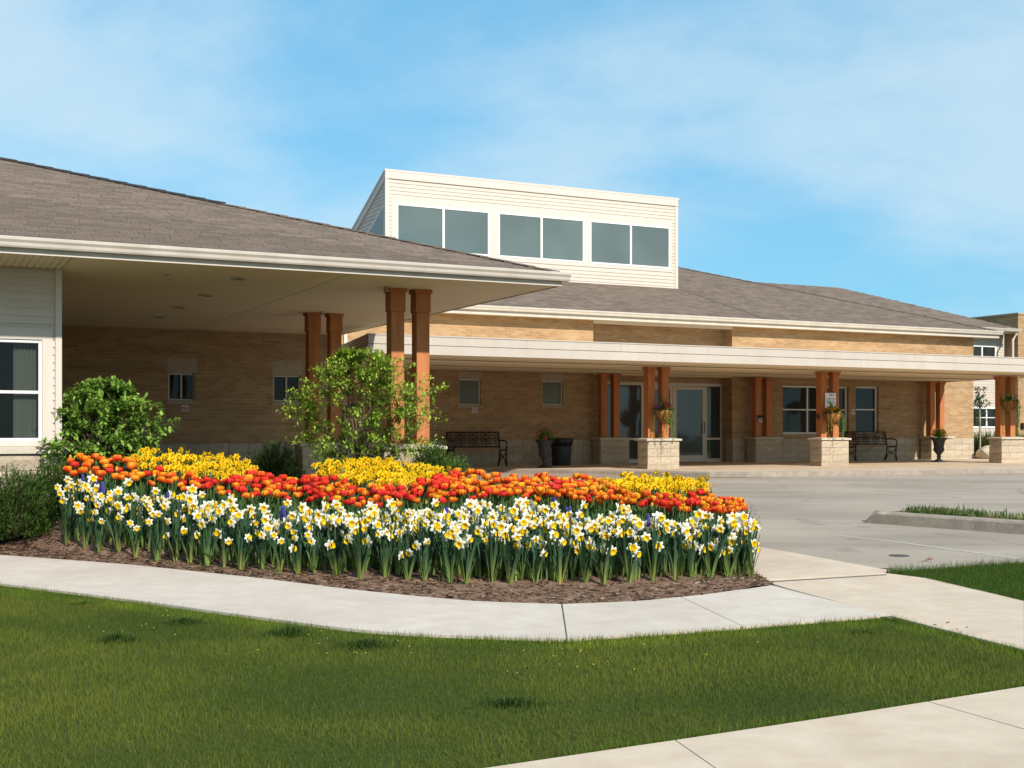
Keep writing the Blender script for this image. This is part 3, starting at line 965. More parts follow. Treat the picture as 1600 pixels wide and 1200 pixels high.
for i in range(nn + 1):
    x = cu0 + (lwu1 - 0.05 - cu0) * i / nn
    y = WV + 0.14 + 0.02 * sin(i * 1.9) + 0.012 * sin(i * 4.1)
    vs += [(x - 0.05 * (1 if i < 6 else 0) * 0, y, lz0 + 0.03), (x, y, lz1 - 0.03)]
cm.add(vs, [(2 * i, 2 * i + 2, 2 * i + 3, 2 * i + 1) for i in range(nn)])
cm.build('curtain', 'curtain', LW, smooth=True)
# casing round the window
cas = MB(); ce = u_at(82, WV); ct = z_at(60, 513, WV)
cas.box(lwu1, ce, WV - 0.012, WV + 0.02, cap_t + 0.002, ct); cas.box(lwu0 - 0.3, lwu1, WV - 0.012, WV + 0.02, lz1, ct)
cas.box(lwu0, lwu1, WV - 0.010, WV + 0.02, cap_t + 0.002, lz0)
cas.build('window_casing', 'trim_white', LW)
ctm = MB(); ctm.box(u_at(86, WV), WU, WV - 0.022, WV + 0.27, cap_t + 0.002, ZS - 0.003); ctm.build('corner_board', 'trim_white', LW, bevel=0.005)
bh = 0.098
z = cap_t
ue = u_at(86, WV) - 0.001
while z < ZS - 0.02:
    h = min(bh, ZS - 0.004 - z)
    if z > ct - 0.03:
        lap_board(-13, ue, max(z, ct + 0.001), h, WV + 0.019, 0.02).build('siding_board', 'siding', LW)
    else:
        lap_board(ce + 0.001, ue, z, h, WV + 0.019, 0.02).build('siding_board', 'siding', LW)
    z += bh
sc = MB(); sc.prism([(WV - 0.10, cap_b), (WV + 0.25, cap_b), (WV + 0.25, cap_t), (WV - 0.02, cap_t), (WV - 0.10, cap_t - 0.015)], -14, WU + 0.09); sc.build('water_table', 'stone_cap', LW, bevel=0.006)
sb = MB(); sb.box(-14, WU, WV + 0.03, WV + 0.25, -0.45, cap_b - 0.001); sb.build('stone_base', 'stone', LW)
lay_blocks(LW, -10.6, WU + 0.01, WV - 0.045, -0.42, cap_b + 0.417, 5, 0.62, 0.075, rough=0.04)

# soffits
jt = -3.12
for a, b in ((WU - 0.0, jt - 0.006), (jt + 0.006, 0.0)):
    s = MB(); s.box(a, b, 0.0, pw, ZS, ZS + 0.05); s.build('soffit_panel', 'soffit', LW, bevel=0.004)
s = MB(); s.box(jt - 0.02, jt + 0.02, 0, pw, ZS + 0.006, ZS + 0.04); s.build('soffit_joint', 'precast', LW)
k = 0
x = -13.0
sv = MB()
while x < WU - 0.05:
    sv.box(x, min(x + 0.075, WU - 0.002), 0.0, WV + 0.1, ZS, ZS + 0.03); sv.box(x + 0.075, x + 0.085, 0.0, WV + 0.1, ZS + 0.012, ZS + 0.03); x += 0.085
sv.build('vented_soffit', 'soffit', LW)
# fascia and gutters
fb = MB(); fb.box(-14, 0.0, -0.022, -0.001, ZS - 0.012, ZS + 0.17); fb.build('fascia_board', 'gutter', LW)
fb = MB(); fb.box(0.001, 0.024, -0.022, 14.0, ZS - 0.012, ZS + 0.17); fb.build('fascia_board', 'gutter', LW)
gutter(LW, -14, 0.11, -0.023, ZS + 0.055)

# roof of the left wing: hip roof
RS = 0.335; RZ = ZS + 0.165; RW = 7.6
rf = MB()
ev = 0.03
A0, A1, A2, A3 = (-30, -ev, RZ), (ev, -ev, RZ), (ev, 2 * RW + ev, RZ), (-30, 2 * RW + ev, RZ)
rz = RZ + RS * (RW + ev)
B0, B1 = (-30, RW, rz), (-RW, RW, rz)
rf.add([A0, A1, A2, A3, B0, B1], [(0, 1, 5, 4), (1, 2, 5), (2, 3, 4, 5)])
rf.add([(p[0], p[1], p[2] - 0.03) for p in (A0, A1, A2, A3, B0, B1)], [(4, 5, 1, 0), (5, 2, 1), (5, 4, 3, 2)])
rf.add([A0, A1, A2, (A0[0], A0[1], RZ - .03), (A1[0], A1[1], RZ - .03), (A2[0], A2[1], RZ - .03)], [(0, 3, 4, 1), (1, 4, 5, 2)])
roof = rf.build('roof', 'roof_felt', LW)


def tab_verts(u, v, w, z_of, l=0.165, t=0.011):
    """one shingle tab, butt end at v, lying on the plane z_of(v)"""
    z0, z1 = z_of(v), z_of(v + l)
    return [(u, v, z0 + t), (u + w, v, z0 + t), (u + w, v + l, z1 + 0.002), (u, v + l, z1 + 0.002), (u, v, z0 - 0.002), (u + w, v, z0 - 0.002)]


TABF = [(0, 1, 2, 3), (4, 5, 1, 0), (1, 5, 2), (4, 0, 3)]
SH_COLS = [(0.150, 0.112, 0.087), (0.178, 0.134, 0.105), (0.162, 0.121, 0.094), (0.170, 0.128, 0.100), (0.140, 0.105, 0.082), (0.184, 0.138, 0.108)]


def zc(v):
    return RZ + RS * (v + ev)


tabs = []
row = 0
v = -ev - 0.02
EXP = 0.124
while v < RW - 0.05:
    off = (row * 0.137) % 0.33
    u = -v - 0.02 - off * 0.3
    while u > -13.5 - v * 0.2:
        wd = R.choice((0.33, 0.33, 0.30, 0.24))
        tabs.append((u - wd, v + R.uniform(-0.006, 0.006), wd - 0.008))
        u -= wd
    v += EXP; row += 1


def tab_size(t):
    p = W(t[0] + t[2] / 2, t[1], zc(t[1])); px, py = project(p)
    if not (-20 < px < 1600):
        return 0
    return 1.0 / p.y


tabs.sort(key=tab_size, reverse=True)
TABM = {}
for (u, v, wd) in tabs[:300]:
    key = round(wd, 3)
    if key not in TABM:
        m_ = MB(); m_.add([(a, b, c_ - zc(0)) for a, b, c_ in tab_verts(0, 0, wd, zc)], TABF); TABM[key] = m_.mesh('shingle', 'shingle', col=False)
    link('shingle', TABM[key], roof, (u, v, zc(v)))
sm = MB()
for (u, v, wd) in tabs[300:]:
    sm.col = (lambda q, c: (c[0] * q, c[1] * q, c[2] * q))(R.uniform(0.9, 1.1), R.choice(SH_COLS)); sm.add(tab_verts(u, v, wd, zc), TABF)
sm.build('shingles', 'shingle_mix', roof, col=True, kind='stuff')
# hip caps
t = 0.0
hc = None
while t < RW - 0.1:
    dark = t > 3.75
    L_ = 0.30
    m_ = MB()
    for side in (0, 1):
        pass
    a, b = t, min(t + L_, RW)
    hz = lambda q: zc(q) + (0.036 if dark else 0.022)
    wv = 0.12
    pts = []
    for q, e in ((a, 0.012), (b, 0.0)):
        pts += [(-q - wv, q, zc(q) - wv * RS * 0 + 0.016 + e), (-q, q, hz(q) + e), (-q + wv * 0.0, q + wv, zc(q) + 0.016 + e)]
    low = [(p[0], p[1], p[2] - 0.08) for p in pts[:3]]
    m_.add(pts + low, [(0, 1, 4, 3), (1, 2, 5, 4), (0, 6, 7, 1), (1, 7, 8, 2)])
    m_.build('hip_cap', 'ridge_vent' if dark else 'shingle', roof)
    t += 0.26

# columns of the porte-cochere
for vcen in (1.45, 5.57):
    p = pier(LW, -1.77, vcen - 0.23, 0.73, ZS)
    columns(p, -1.77, vcen, 0.735, ZS - 0.001, 0.205, 0.40, 0.32)
# sprinklers and recessed lights in the soffit
for px, py in ((263, 429), (605, 448), (503, 487)):
    y = (ZS - EYE) * F / (672 - py); u, v = UV((px - 800) / F * y, y)
    s = MB(); s.lathe([(0.05, ZS - 0.004), (0.05, ZS - 0.012), (0.012, ZS - 0.014), (0.012, ZS - 0.06)], 12, u, v); s.ring((u, v, ZS - 0.062), 0.03, 0.008, 10, 'z'); s.build('sprinkler', 'device_grey', LW)
for px, py in ((372, 435), (321, 461), (280, 480), (250, 495)):
    y = (ZS - EYE) * F / (672 - py); u, v = UV((px - 800) / F * y, y)
    s = MB(); s.ring((u, v, ZS - 0.008), 0.10, 0.012, 18, 'z'); s.build('recessed_light', 'device_grey', LW)
    s2 = MB(); s2.lathe([(0.09, ZS - 0.003), (0.09, ZS - 0.006)], 16, u, v); s2.build('lamp_lens', 'dark_fixture', LW)

# ------------------------------------------------------------------ main brick building
MBD = building('brick_building', 'long tan brick building with a glazed clerestory rising from its brown roof', 'building')
MV = 14.1
EV = 13.72
ES = 4.02                                      # eave soffit
UR = u_at(1521, MV)
r0, r1 = u_at(927, MV), u_at(1144, MV)         # recess
RV = 14.58
holes = [(r0, r1, 0.0, ES)]
smalls = []
for a, b in ((717, 751), (847, 880)):
    smalls.append((u_at(a, MV), u_at(b, MV), z_at((a + b) / 2, 633, MV), z_at((a + b) / 2, 592 if a < 800 else 595, MV)))
tri = (u_at(1223, MV), u_at(1326, MV), z_at(1260, 678, MV), z_at(1260, 603, MV))
sgl = (u_at(1337, MV), u_at(1373, MV), z_at(1355, 677, MV), z_at(1355, 604, MV))
ZB = 0.69
wall_holes(-0.5, r0, ZB, ES, MV, 0.3, smalls, 'brick_wall', 'brick', MBD)
wall_holes(r1, UR, ZB, ES, MV, 0.3, [tri, sgl], 'brick_wall', 'brick', MBD)
for h in smalls:
    window(MBD, *h, MV + 0.05, 'metal_frame', 'frosted_glass', 0.035, None, (), sill=0.08, lintel=(0.055, 2.50))
t3 = tri
m1, m2 = u_at(1265, MV), u_at(1306, MV)
window(MBD, *t3, MV + 0.09, 'white_frame', ['window_glass', 'window_glass', 'window_glass'], 0.05, z_at(1245, 640, MV), (m1, m2), sill=0.13)
window(MBD, *sgl, MV + 0.09, 'white_frame', 'window_glass', 0.05, z_at(1355, 640, MV), (), sill=0.13)
# stone base in three courses
for a, b in ((-0.3, r0), (r1, UR)):
    sb = MB(); sb.box(a, b, MV + 0.03, MV + 0.3, -0.1, ZB - 0.001); sb.build('stone_base', 'stone', MBD)
    lay_blocks(MBD, a, b, MV - 0.02, 0.09, ZB - 0.092, 3, 0.62, 0.05, rough=0.012)
    sb = MB(); sb.box(a, b, MV - 0.05, MV + 0.02, -0.1, 0.088); sb.build('plinth', 'stone', MBD)
# recess
rw = MB(); rw.box(r1, r1 + 0.25, MV + 0.3, RV + 0.3, -0.05, ES); rw.build('recess_return', 'brick', MBD)
rw = MB(); rw.box(r0 - 0.25, r0, MV + 0.3, RV + 0.3, -0.05, ES); rw.build('recess_return', 'brick', MBD)
d0, d1 = u_at(938, RV), u_at(1128, RV)
dzt = z_at(1050, 598, RV)
wall_holes(r0, r1, 0.0, ES, RV, 0.25, [(d0, d1, 0.0, dzt)], 'recess_wall', 'brick', MBD)
# storefront
sf = part_empty('storefront', MBD)
cuts = [d0, u_at(1004, RV), u_at(1053, RV), u_at(1104, RV), d1]
FW = 0.055
f = MB()
f.box(d0, d1, RV + 0.02, RV + 0.12, dzt - 0.09, dzt - 0.002)
for i, c in enumerate(cuts):
    f.box(max(c - FW / 2, d0 + 0.001), min(c + FW / 2, d1 - 0.001), RV + 0.021, RV + 0.119, 0.0, dzt - 0.0895)
zr = z_at(990, 686, RV)
for a, b in ((cuts[0], cuts[1]), (cuts[3], cuts[4])):
    f.box(a + FW / 2, b - FW / 2, RV + 0.03, RV + 0.11, zr - 0.03, zr + 0.03); f.box(a + FW / 2, b - FW / 2, RV + 0.03, RV + 0.11, 0.0, 0.10)
f.build('door_frame', 'metal_frame', sf)
for a, b in ((cuts[0], cuts[1]), (cuts[3], cuts[4])):
    for c_, d_ in ((0.10, zr - 0.03), (zr + 0.03, dzt - 0.09)):
        p = MB(); p.box(a + FW / 2, b - FW / 2, RV + 0.06, RV + 0.07, c_, d_); p.build('pane', 'door_glass', sf)
for i in (1, 2):
    a, b = cuts[i] + FW / 2 + 0.006, cuts[i + 1] - FW / 2 - 0.006
    dd = part_empty('entrance_door', MBD)
    fr = frame_mb(a, b, 0.012, dzt - 0.1, RV + 0.03, RV + 0.08, 0.085, 0.10)
    fr.box(a + 0.085, b - 0.085, RV + 0.035, RV + 0.08, 0.097, 0.20)
    fr.build('door_leaf', 'metal_frame', dd)
    p = MB(); p.box(a + 0.085, b - 0.085, RV + 0.05, RV + 0.058, 0.20, dzt - 0.20); p.build('pane', 'door_glass', dd)
    hx = b - 0.05 if i == 2 else a + 0.05
    h_ = MB(); h_.tube([(hx, RV + 0.03, 0.85), (hx, RV - 0.03, 0.88), (hx, RV - 0.03, 1.16), (hx, RV + 0.03, 1.19)], 0.014, 6); h_.build('handle', 'iron', dd)

# dim lobby behind the glass is closed by this wall
bk = MB(); bk.box(-0.5, UR, 20.0, 20.2, -0.1, ES); bk.build('rear_wall', 'brick', MBD)
sd = MB(); sd.box(UR - 0.25, UR - 0.001, MV + 0.3, 20.0, -0.1, ES); sd.build('end_wall', 'brick', MBD)
# eave
UE = UR + 0.72
so = MB(); so.box(-2, UE, EV, MV + 0.02, ES, ES + 0.03); so.build('eave_soffit', 'soffit', MBD)
so = MB(); so.box(r0, r1, MV + 0.02, RV + 0.05, ES + 0.001, ES + 0.03); so.build('recess_soffit', 'trim_white', MBD)
so = MB(); so.box(UR, UE, MV + 0.02, 21, ES, ES + 0.03); so.build('eave_soffit', 'soffit', MBD)
bf = MB(); bf.box(r0 - 0.001, r1 + 0.001, MV - 0.012, MV + 0.06, ES - 0.085, ES - 0.001); bf.build('head_board', 'trim_white', MBD)
fb = MB(); fb.box(-2, UE, EV - 0.022, EV - 0.001, ES - 0.02, ES + 0.20); fb.build('fascia_board', 'gutter', MBD)
fb = MB(); fb.box(UE + 0.001, UE + 0.023, EV - 0.022, 21, ES - 0.02, ES + 0.20); fb.build('fascia_board', 'gutter', MBD)
gutter(MBD, -2, UE + 0.10, EV - 0.023, ES + 0.09)
wt = MB(); uwt = u_at(539, MV); wt.box(uwt - 0.04, uwt + 0.04, MV - 0.06, MV - 0.002, 1.0, ES - 0.002); wt.build('downspout', 'trim_white', MBD)
# roof
MS = 0.34; MZ = ES + 0.20; MRW = 8.0
ev2 = 0.03
mr0, mr1 = (-6, EV - ev2, MZ), (UE + ev2, EV - ev2, MZ)
mrz = MZ + MS * (MRW + ev2)
mb_ = MB()
mb_.add([mr0, mr1, (UE + ev2, EV + 2 * MRW + ev2, MZ), (-6, EV + 2 * MRW + ev2, MZ), (-6, EV + MRW, mrz), (UE - MRW, EV + MRW, mrz)],
        [(0, 1, 5, 4), (1, 2, 5), (2, 3, 4, 5)])
mb_.add([(mr0[0], mr0[1], MZ - .03), (mr1[0], mr1[1], MZ - .03), (UE + ev2, EV + 2 * MRW, MZ - .03), (-6, EV + 2 * MRW, MZ - .03), mr0, mr1, (UE + ev2, EV + 2 * MRW + ev2, MZ)],
        [(0, 3, 2, 1), (0, 1, 5, 4), (1, 2, 6, 5)])
roof2 = mb_.build('roof', 'roof_felt', MBD)


def zm(v):
    return MZ + MS * (v - EV + ev2)


def tab_stuff(parent, u_lo, u_hi, v0, v1, zf, skip=None, w=0.33, exp=0.15):
    sm = MB(); v = v0; row = 0
    while v < v1:
        hi = u_hi(v); lo = u_lo(v); u = hi - (row * 0.137) % w * 0.5
        while u > lo:
            wd = R.choice((w, w, w * 0.8))
            if not (skip and skip(u - wd / 2, v)):
                sm.col = (lambda q, c: (c[0] * q, c[1] * q, c[2] * q))(R.uniform(0.9, 1.1), R.choice(SH_COLS))
                sm.add(tab_verts(u - wd, v, wd - 0.008, zf, exp * 1.3, 0.012), TABF)
            u -= wd
        v += exp; row += 1
    sm.build('shingles', 'shingle_mix', parent, col=True, kind='stuff')


CU0, CU1, CV = 3.84, 13.81, 17.5
tab_stuff(roof2, lambda v: -1.0, lambda v: UE - (v - EV), EV - 0.05, EV + MRW, zm, lambda u, v: CU0 < u < CU1 and v > CV)
t = 0.0
hm = MB()
while t < MRW:
    a, b = t, min(t + 0.3, MRW)
    pts = []
    for q, e in ((a, 0.014), (b, 0.0)):
        pts += [(UE - q - 0.13, EV + q, zm(EV + q) + 0.016 + e), (UE - q, EV + q, zm(EV + q) + 0.024 + e), (UE - q, EV + q + 0.13, zm(EV + q) + 0.016 + e)]
    hm.add(pts, [(0, 1, 4, 3), (1, 2, 5, 4)])
    t += 0.26
hm.build('hip_caps', 'shingle', roof2)
# flashing line from the clerestory corner down to the eave
va, vb = 17.4, 13.6
ua, ub = CU1 + 0.05, u_at(1200, EV)
fl = MB()
vs = []
for i in range(9):
    s_ = i / 8; uu = ua + (ub - ua) * s_; vv = va + (vb - va) * s_
    vs += [(uu - 0.02, vv, zm(vv) + 0.016), (uu + 0.02, vv, zm(vv) + 0.016)]
fl.add(vs, [(2 * i, 2 * i + 1, 2 * i + 3, 2 * i + 2) for i in range(8)])
fl.build('valley_flashing', 'roof_felt', roof2)

# clerestory
ZC0 = zm(CV) - 0.05
ZC1 = 7.49 + EYE
CS = 0.445
CL = 3.75
cl = MB()
cl.add([(CU0, CV, ZC0), (CU1, CV, ZC0), (CU1, CV, ZC1 - 0.1), (CU0, CV, ZC1 - 0.1), (CU0, CV + CL, ZC1 - 0.1 - CS * CL), (CU1, CV + CL, ZC1 - 0.1 - CS * CL)],
       [(0, 1, 2, 3), (3, 2, 5, 4), (0, 3, 4), (1, 5, 2)])
cler = cl.build('clerestory', 'siding', MBD)
rc = MB()
o_ = 0.06
q0, q1 = ZC1, ZC1 - CS * CL
rc.add([(CU0 - o_, CV - 0.05, q0), (CU1 + o_, CV - 0.05, q0), (CU1 + o_, CV + CL, q1), (CU0 - o_, CV + CL, q1),
        (CU0 - o_, CV - 0.05, q0 - .06), (CU1 + o_, CV - 0.05, q0 - .06), (CU1 + o_, CV + CL, q1 - .06), (CU0 - o_, CV + CL, q1 - .06)],
       [(0, 1, 2, 3), (7, 6, 5, 4), (0, 4, 5, 1), (1, 5, 6, 2), (2, 6, 7, 3), (3, 7, 4, 0)])
rc.build('shed_roof', 'trim_white', cler)
zt = ZC1 - 0.27
fa = MB(); fa.box(CU0 - 0.03, CU1 + 0.03, CV - 0.045, CV - 0.001, zt, ZC1 - 0.061); fa.build('fascia_board', 'trim_white', cler, bevel=0.006)
rk = MB(); rk.prism([(CV - 0.04, ZC1 - 0.061), (CV + CL, q1 - .061), (CV + CL, q1 - 0.30), (CV - 0.04, ZC1 - 0.30)], CU0 - 0.045, CU0 - 0.002); rk.build('rake_board', 'trim_white', cler)
cb = MB(); cb.box(CU0 - 0.04, CU0 + 0.085, CV - 0.03, CV - 0.001, ZC0 - 0.05, zt - 0.001); cb.box(CU0 - 0.03, CU0 - 0.001, CV, CV + 0.09, ZC0 - 0.05, zt - 0.03); cb.build('corner_board', 'trim_white', cler, bevel=0.004)
cb = MB(); cb.box(CU1 - 0.085, CU1 + 0.03, CV - 0.03, CV - 0.001, ZC0 - 0.05, zt - 0.001); cb.build('corner_board', 'trim_white', cler, bevel=0.004)
wz0, wz1 = 5.19 + EYE, 6.53 + EYE
cw = [(u_at(619, CV), u_at(764, CV), u_at(692.5, CV)), (u_at(778, CV), u_at(912, CV), u_at(845.5, CV)), (u_at(921, CV), u_at(1046, CV), u_at(985, CV))]
ct0, ct1 = wz0 - 0.11, wz1 + 0.17
cu0, cu1 = cw[0][0] - 0.16, cw[2][1] + 0.08
cas = MB()
xs = [cu0] + [x for w_ in cw for x in (w_[0], w_[1])] + [cu1]
cas.box(cu0, cu1, CV - 0.022, CV - 0.001, wz1, ct1); cas.box(cu0, cu1, CV - 0.022, CV - 0.001, ct0, wz0)
for k in range(0, len(xs), 2):
    cas.box(xs[k], xs[k + 1], CV - 0.0215, CV - 0.0012, wz0, wz1)
cas.build('window_casing', 'trim_white', cler)
for a, b, m_ in cw:
    fr = frame_mb(a, b, wz0, wz1, CV - 0.034, CV - 0.002, 0.05)
    fr.box(m_ - 0.035, m_ + 0.035, CV - 0.033, CV - 0.002, wz0 + 0.05, wz1 - 0.05)
    fr.build('window_frame', 'white_frame', cler)
    for p0, p1 in ((a + 0.05, m_ - 0.035), (m_ + 0.035, b - 0.05)):
        p = MB(); p.box(p0, p1, CV - 0.012, CV - 0.003, wz0 + 0.05, wz1 - 0.05); p.build('pane', 'clerestory_glass', cler)
bh = 0.108
z = ZC0
while z < zt - 0.01:
    h = min(bh, zt - z - 0.004)
    za, zb_ = z, z + h
    if zb_ <= ct0 + 0.02 or za >= ct1 - 0.03:
        lap_board(CU0 + 0.086, CU1 - 0.086, za, h, CV - 0.001, 0.02).build('siding_board', 'siding', cler)
    else:
        lap_board(CU0 + 0.086, cu0 - 0.001, za, h, CV - 0.001, 0.02).build('siding_board', 'siding', cler)
        lap_board(cu1 + 0.001, CU1 - 0.086, za, h, CV - 0.001, 0.02).build('siding_board', 'siding', cler)
    z += bh
# boards and the triangular window of the left-hand gable


def shed_z(v):
    return ZC1 - 0.30 - CS * (v - CV)


z = ZC0 + 0.3
while z < zt - 0.05:
    v_end = CV + (ZC1 - 0.30 - z) / CS
    v_end2 = CV + (ZC1 - 0.30 - (z + bh)) / CS
    lo = CV + 0.0905
    v_end = min(v_end, CV + CL - 0.2); v_end2 = max(lo + 0.01, min(v_end2, v_end))
    if v_end > lo + 0.05:
        m_ = MB()
        x0 = CU0 - 0.001
        m_.add([(x0, lo, z), (x0 - 0.02, lo, z), (x0 - 0.004, lo, z + bh), (x0, lo, z + bh), (x0, v_end, z), (x0 - 0.02, v_end, z), (x0 - 0.004, v_end2, z + bh), (x0, v_end2, z + bh)],
               [(0, 1, 2, 3), (7, 6, 5, 4), (1, 5, 6, 2), (0, 4, 5, 1), (3, 2, 6, 7), (0, 3, 7, 4)])
        m_.build('siding_board', 'siding', cler)
    z += bh
gz1 = ZC1 - 0.95
tw = MB()
gl_ = (gz1 - (ZC0 + 0.45)) / CS
tri_o = [(CV + 0.12, ZC0 + 0.2), (CV + 0.12, gz1), (CV + 0.12 + gl_, ZC0 + 0.45), (CV + 0.12 + gl_, ZC0 + 0.2)]
tw.prism([(a, b) for a, b in tri_o], CU0 - 0.034, CU0 - 0.003, 'x')
tw.build('gable_frame', 'trim_white', cler)
tri_i = [(CV + 0.19, ZC0 + 0.25), (CV + 0.19, gz1 - 0.15), (CV + 0.12 + gl_ - 0.35, ZC0 + 0.45), (CV + 0.12 + gl_ - 0.35, ZC0 + 0.25)]
vmid = CV + 0.62
for a, b in ((CV + 0.19, vmid - 0.02), (vmid + 0.02, CV + 0.12 + gl_ - 0.35)):
    zf_ = lambda v: gz1 - 0.15 - (v - CV - 0.19) * ((gz1 - 0.15 - ZC0 - 0.45) / (gl_ - 0.42))
    g_ = MB(); g_.prism([(a, ZC0 + 0.25), (a, zf_(a)), (b, zf_(b)), (b, ZC0 + 0.25)], CU0 - 0.040, CU0 - 0.0345, 'x'); g_.build('pane', 'clerestory_glass', cler)

# ------------------------------------------------------------------ flat entrance canopy
CN = building('entrance_canopy', 'long flat cream canopy on cedar columns in front of the brick entrance', 'canopy')
ZK = 2.508; ZT = ZK + 0.36
FV = 7.75
ul0, ul1 = -0.15, 0.9
ur0, ur1 = 20.75, 21.7
core = MB(); vs = [(ul0 + .02, FV + .02, ZK + .03), (ur0 - .02, FV + .02, ZK + .03), (ur1 - .02, MV - 0.03, ZK + .03), (ul1, MV - 0.03, ZK + .03)]
vs += [(a, b, ZT - 0.01) for a, b, _ in vs]
core.add(vs, [(0, 3, 2, 1), (4, 5, 6, 7), (0, 1, 5, 4), (1, 2, 6, 5), (2, 3, 7, 6), (3, 0, 4, 7)]); core.build('canopy_deck', 'soffit', CN)


def ul(v): return ul0 + (ul1 - ul0) * (v - FV) / (MV - FV)


def ur(v): return ur0 + (ur1 - ur0) * (v - FV) / (MV - FV)


bd = [FV + 0.02, 8.85, 9.62, 10.5, 11.9, 13.0, MV - 0.03]
for i, (a, b) in enumerate(zip(bd, bd[1:])):
    s = MB(); dz = (0.0, 0.02)[i % 2]
    s.add([(ul(a) + .02, a + .012, ZK + dz), (ur(a) - .02, a + .012, ZK + dz), (ur(b) - .02, b - .012, ZK + dz), (ul(b) + .02, b - .012, ZK + dz),
           (ul(a) + .02, a + .012, ZK + .029), (ur(a) - .02, a + .012, ZK + .029), (ur(b) - .02, b - .012, ZK + .029), (ul(b) + .02, b - .012, ZK + .029)],
          [(0, 3, 2, 1), (0, 1, 5, 4), (1, 2, 6, 5), (2, 3, 7, 6), (3, 0, 4, 7)])
    s.build('soffit_panel', 'canopy_soffit', CN)
s = MB(); s.box(r0 + 0.001, r1 - 0.001, MV + 0.001, RV - 0.001, ZK + 0.002, ZK + 0.03); s.build('soffit_panel', 'canopy_soffit', CN)
for vj in bd[1:-1]:
    s = MB(); s.box(ul(vj) + .03, ur(vj) - .03, vj - 0.022, vj + 0.022, ZK - 0.008, ZK - 0.0005); s.build('soffit_trim', 'trim_white', CN)
# fascia: two bands of metal panels with a shadow line between them
joints = [u_at(p, FV) for p in (823, 970, 1107, 1290, 1430, 1560)]
eds = [ul0] + joints + [ur0]
for a, b in zip(eds, eds[1:]):
    m_ = MB(); m_.box(a + 0.002, b - 0.002, FV - 0.004, FV + 0.018, ZK + 0.185, ZT); m_.build('fascia_panel', 'fascia_panel', CN)
eds = [ul0] + [j + 1.1 for j in joints[:-1]] + [ur0]
for a, b in zip(eds, eds[1:]):
    m_ = MB(); m_.box(a + 0.001, b - 0.001, FV - 0.022, FV + 0.018, ZK - 0.012, ZK + 0.172); m_.build('fascia_panel', 'fascia_panel', CN)
m_ = MB(); m_.box(ul0 + .01, ur0 - .01, FV + 0.006, FV + 0.0185, ZK + 0.172, ZK + 0.185); m_.build('shadow_gap', 'ridge_vent', CN)
m_ = MB(); m_.box(ul0 - .012, ur0 + .012, FV - 0.02, FV + 0.12, ZT + 0.0005, ZT + 0.022); m_.build('coping', 'fascia_panel', CN)
for nm, f0, f1, sg in (('left', ul0, ul1, -1), ('right', ur0, ur1, 1)):
    m_ = MB()
    d = Vector((f1 - f0, MV - 0.03 - FV, 0)).normalized(); nn_ = Vector((d.y, -d.x, 0)) * sg
    a, b = Vector((f0, FV - 0.02, 0)), Vector((f1, MV - 0.03, 0))
    for z0_, z1_, t_ in ((ZK + 0.185, ZT + 0.02, 0.012), (ZK - 0.012, ZK + 0.172, 0.022)):
        vs = []
        for z_ in (z0_, z1_):
            for p in (a, b, b + nn_ * t_, a + nn_ * t_):
                vs.append((p.x, p.y, z_))
        m_.add(vs, [(0, 3, 2, 1), (4, 5, 6, 7), (0, 1, 5, 4), (1, 2, 6, 5), (2, 3, 7, 6), (3, 0, 4, 7)])
    m_.build('end_fascia', 'fascia_panel', CN)
FRONT_P = [8.16, 13.56, 20.15]
for uc in FRONT_P:
    p = pier(CN, uc, 9.7, 0.75, ZK)
    columns(p, uc - 0.06, 9.93, 0.755, ZK + 0.001, 0.20, 0.41, 0.09)
BACK_P = [9.08, 14.36, 21.3]
for uc in BACK_P:
    p = pier(CN, uc, 13.52, 0.75, ZK)
    columns(p, uc - 0.06, 13.75, 0.755, ZK + 0.001, 0.20, 0.41, 0.09)

# ------------------------------------------------------------------ far wing on the right
FWG = building('far_wing', 'two storey wing of white siding and tan brick beyond the right end of the canopy', 'building')
XV = 24.0
xu1 = u_at(1571, XV); xu0 = 20.0
ztop = z_at(1560, 517, XV)
ow = []
for a, b, c_, d_ in ((1500, 1556, 539, 561), (1505, 1559, 636, 669)):
    ow.append((u_at(a, XV), u_at(b, XV), z_at((a + b) / 2, d_, XV), z_at((a + b) / 2, c_, XV)))
wall_holes(xu0, xu1 + 1, -0.2, ztop + 0.25, XV, 0.2, ow, 'sided_wall', 'siding', FWG)
sbm = MB(); z = 0.0
while z < ztop:
    spans = [(xu0, xu1)]
    for h in ow:
        if z + 0.11 > h[2] - 0.08 and z < h[3] + 0.08:
            spans = [(xu0, h[0] - 0.08), (h[1] + 0.08, xu1)]
    for a, b in spans:
        sbm.prism([(XV - 0.001, z), (XV - 0.02, z), (XV - 0.004, z + 0.12), (XV - 0.001, z + 0.12)], a, b)
    z += 0.12
sbm.build('siding_boards', 'siding', FWG)
for h, px in zip(ow, (1534, 1541)):
    window(FWG, *h, XV - 0.03, 'white_frame', 'window_glass', 0.08, (h[2] + h[3]) / 2 if px == 1541 else None, (u_at(px, XV),))
bz = z_at(1588, 491, 23.3)
bb = MB(); bb.box(xu1, xu1 + 14, 23.3, 40, -0.2, bz); bb.build('brick_block', 'brick', FWG)
cpn = MB(); cpn.box(xu1 - 0.04, xu1 + 14, 23.26, 40, bz + 0.001, bz + 0.08); cpn.build('coping', 'precast', FWG)
XE = 23.15; xz = z_at(1590, 514, XE); xc = u_at(1592, XE)
fr_ = MB(); XR = 5.3; XSl = 0.39
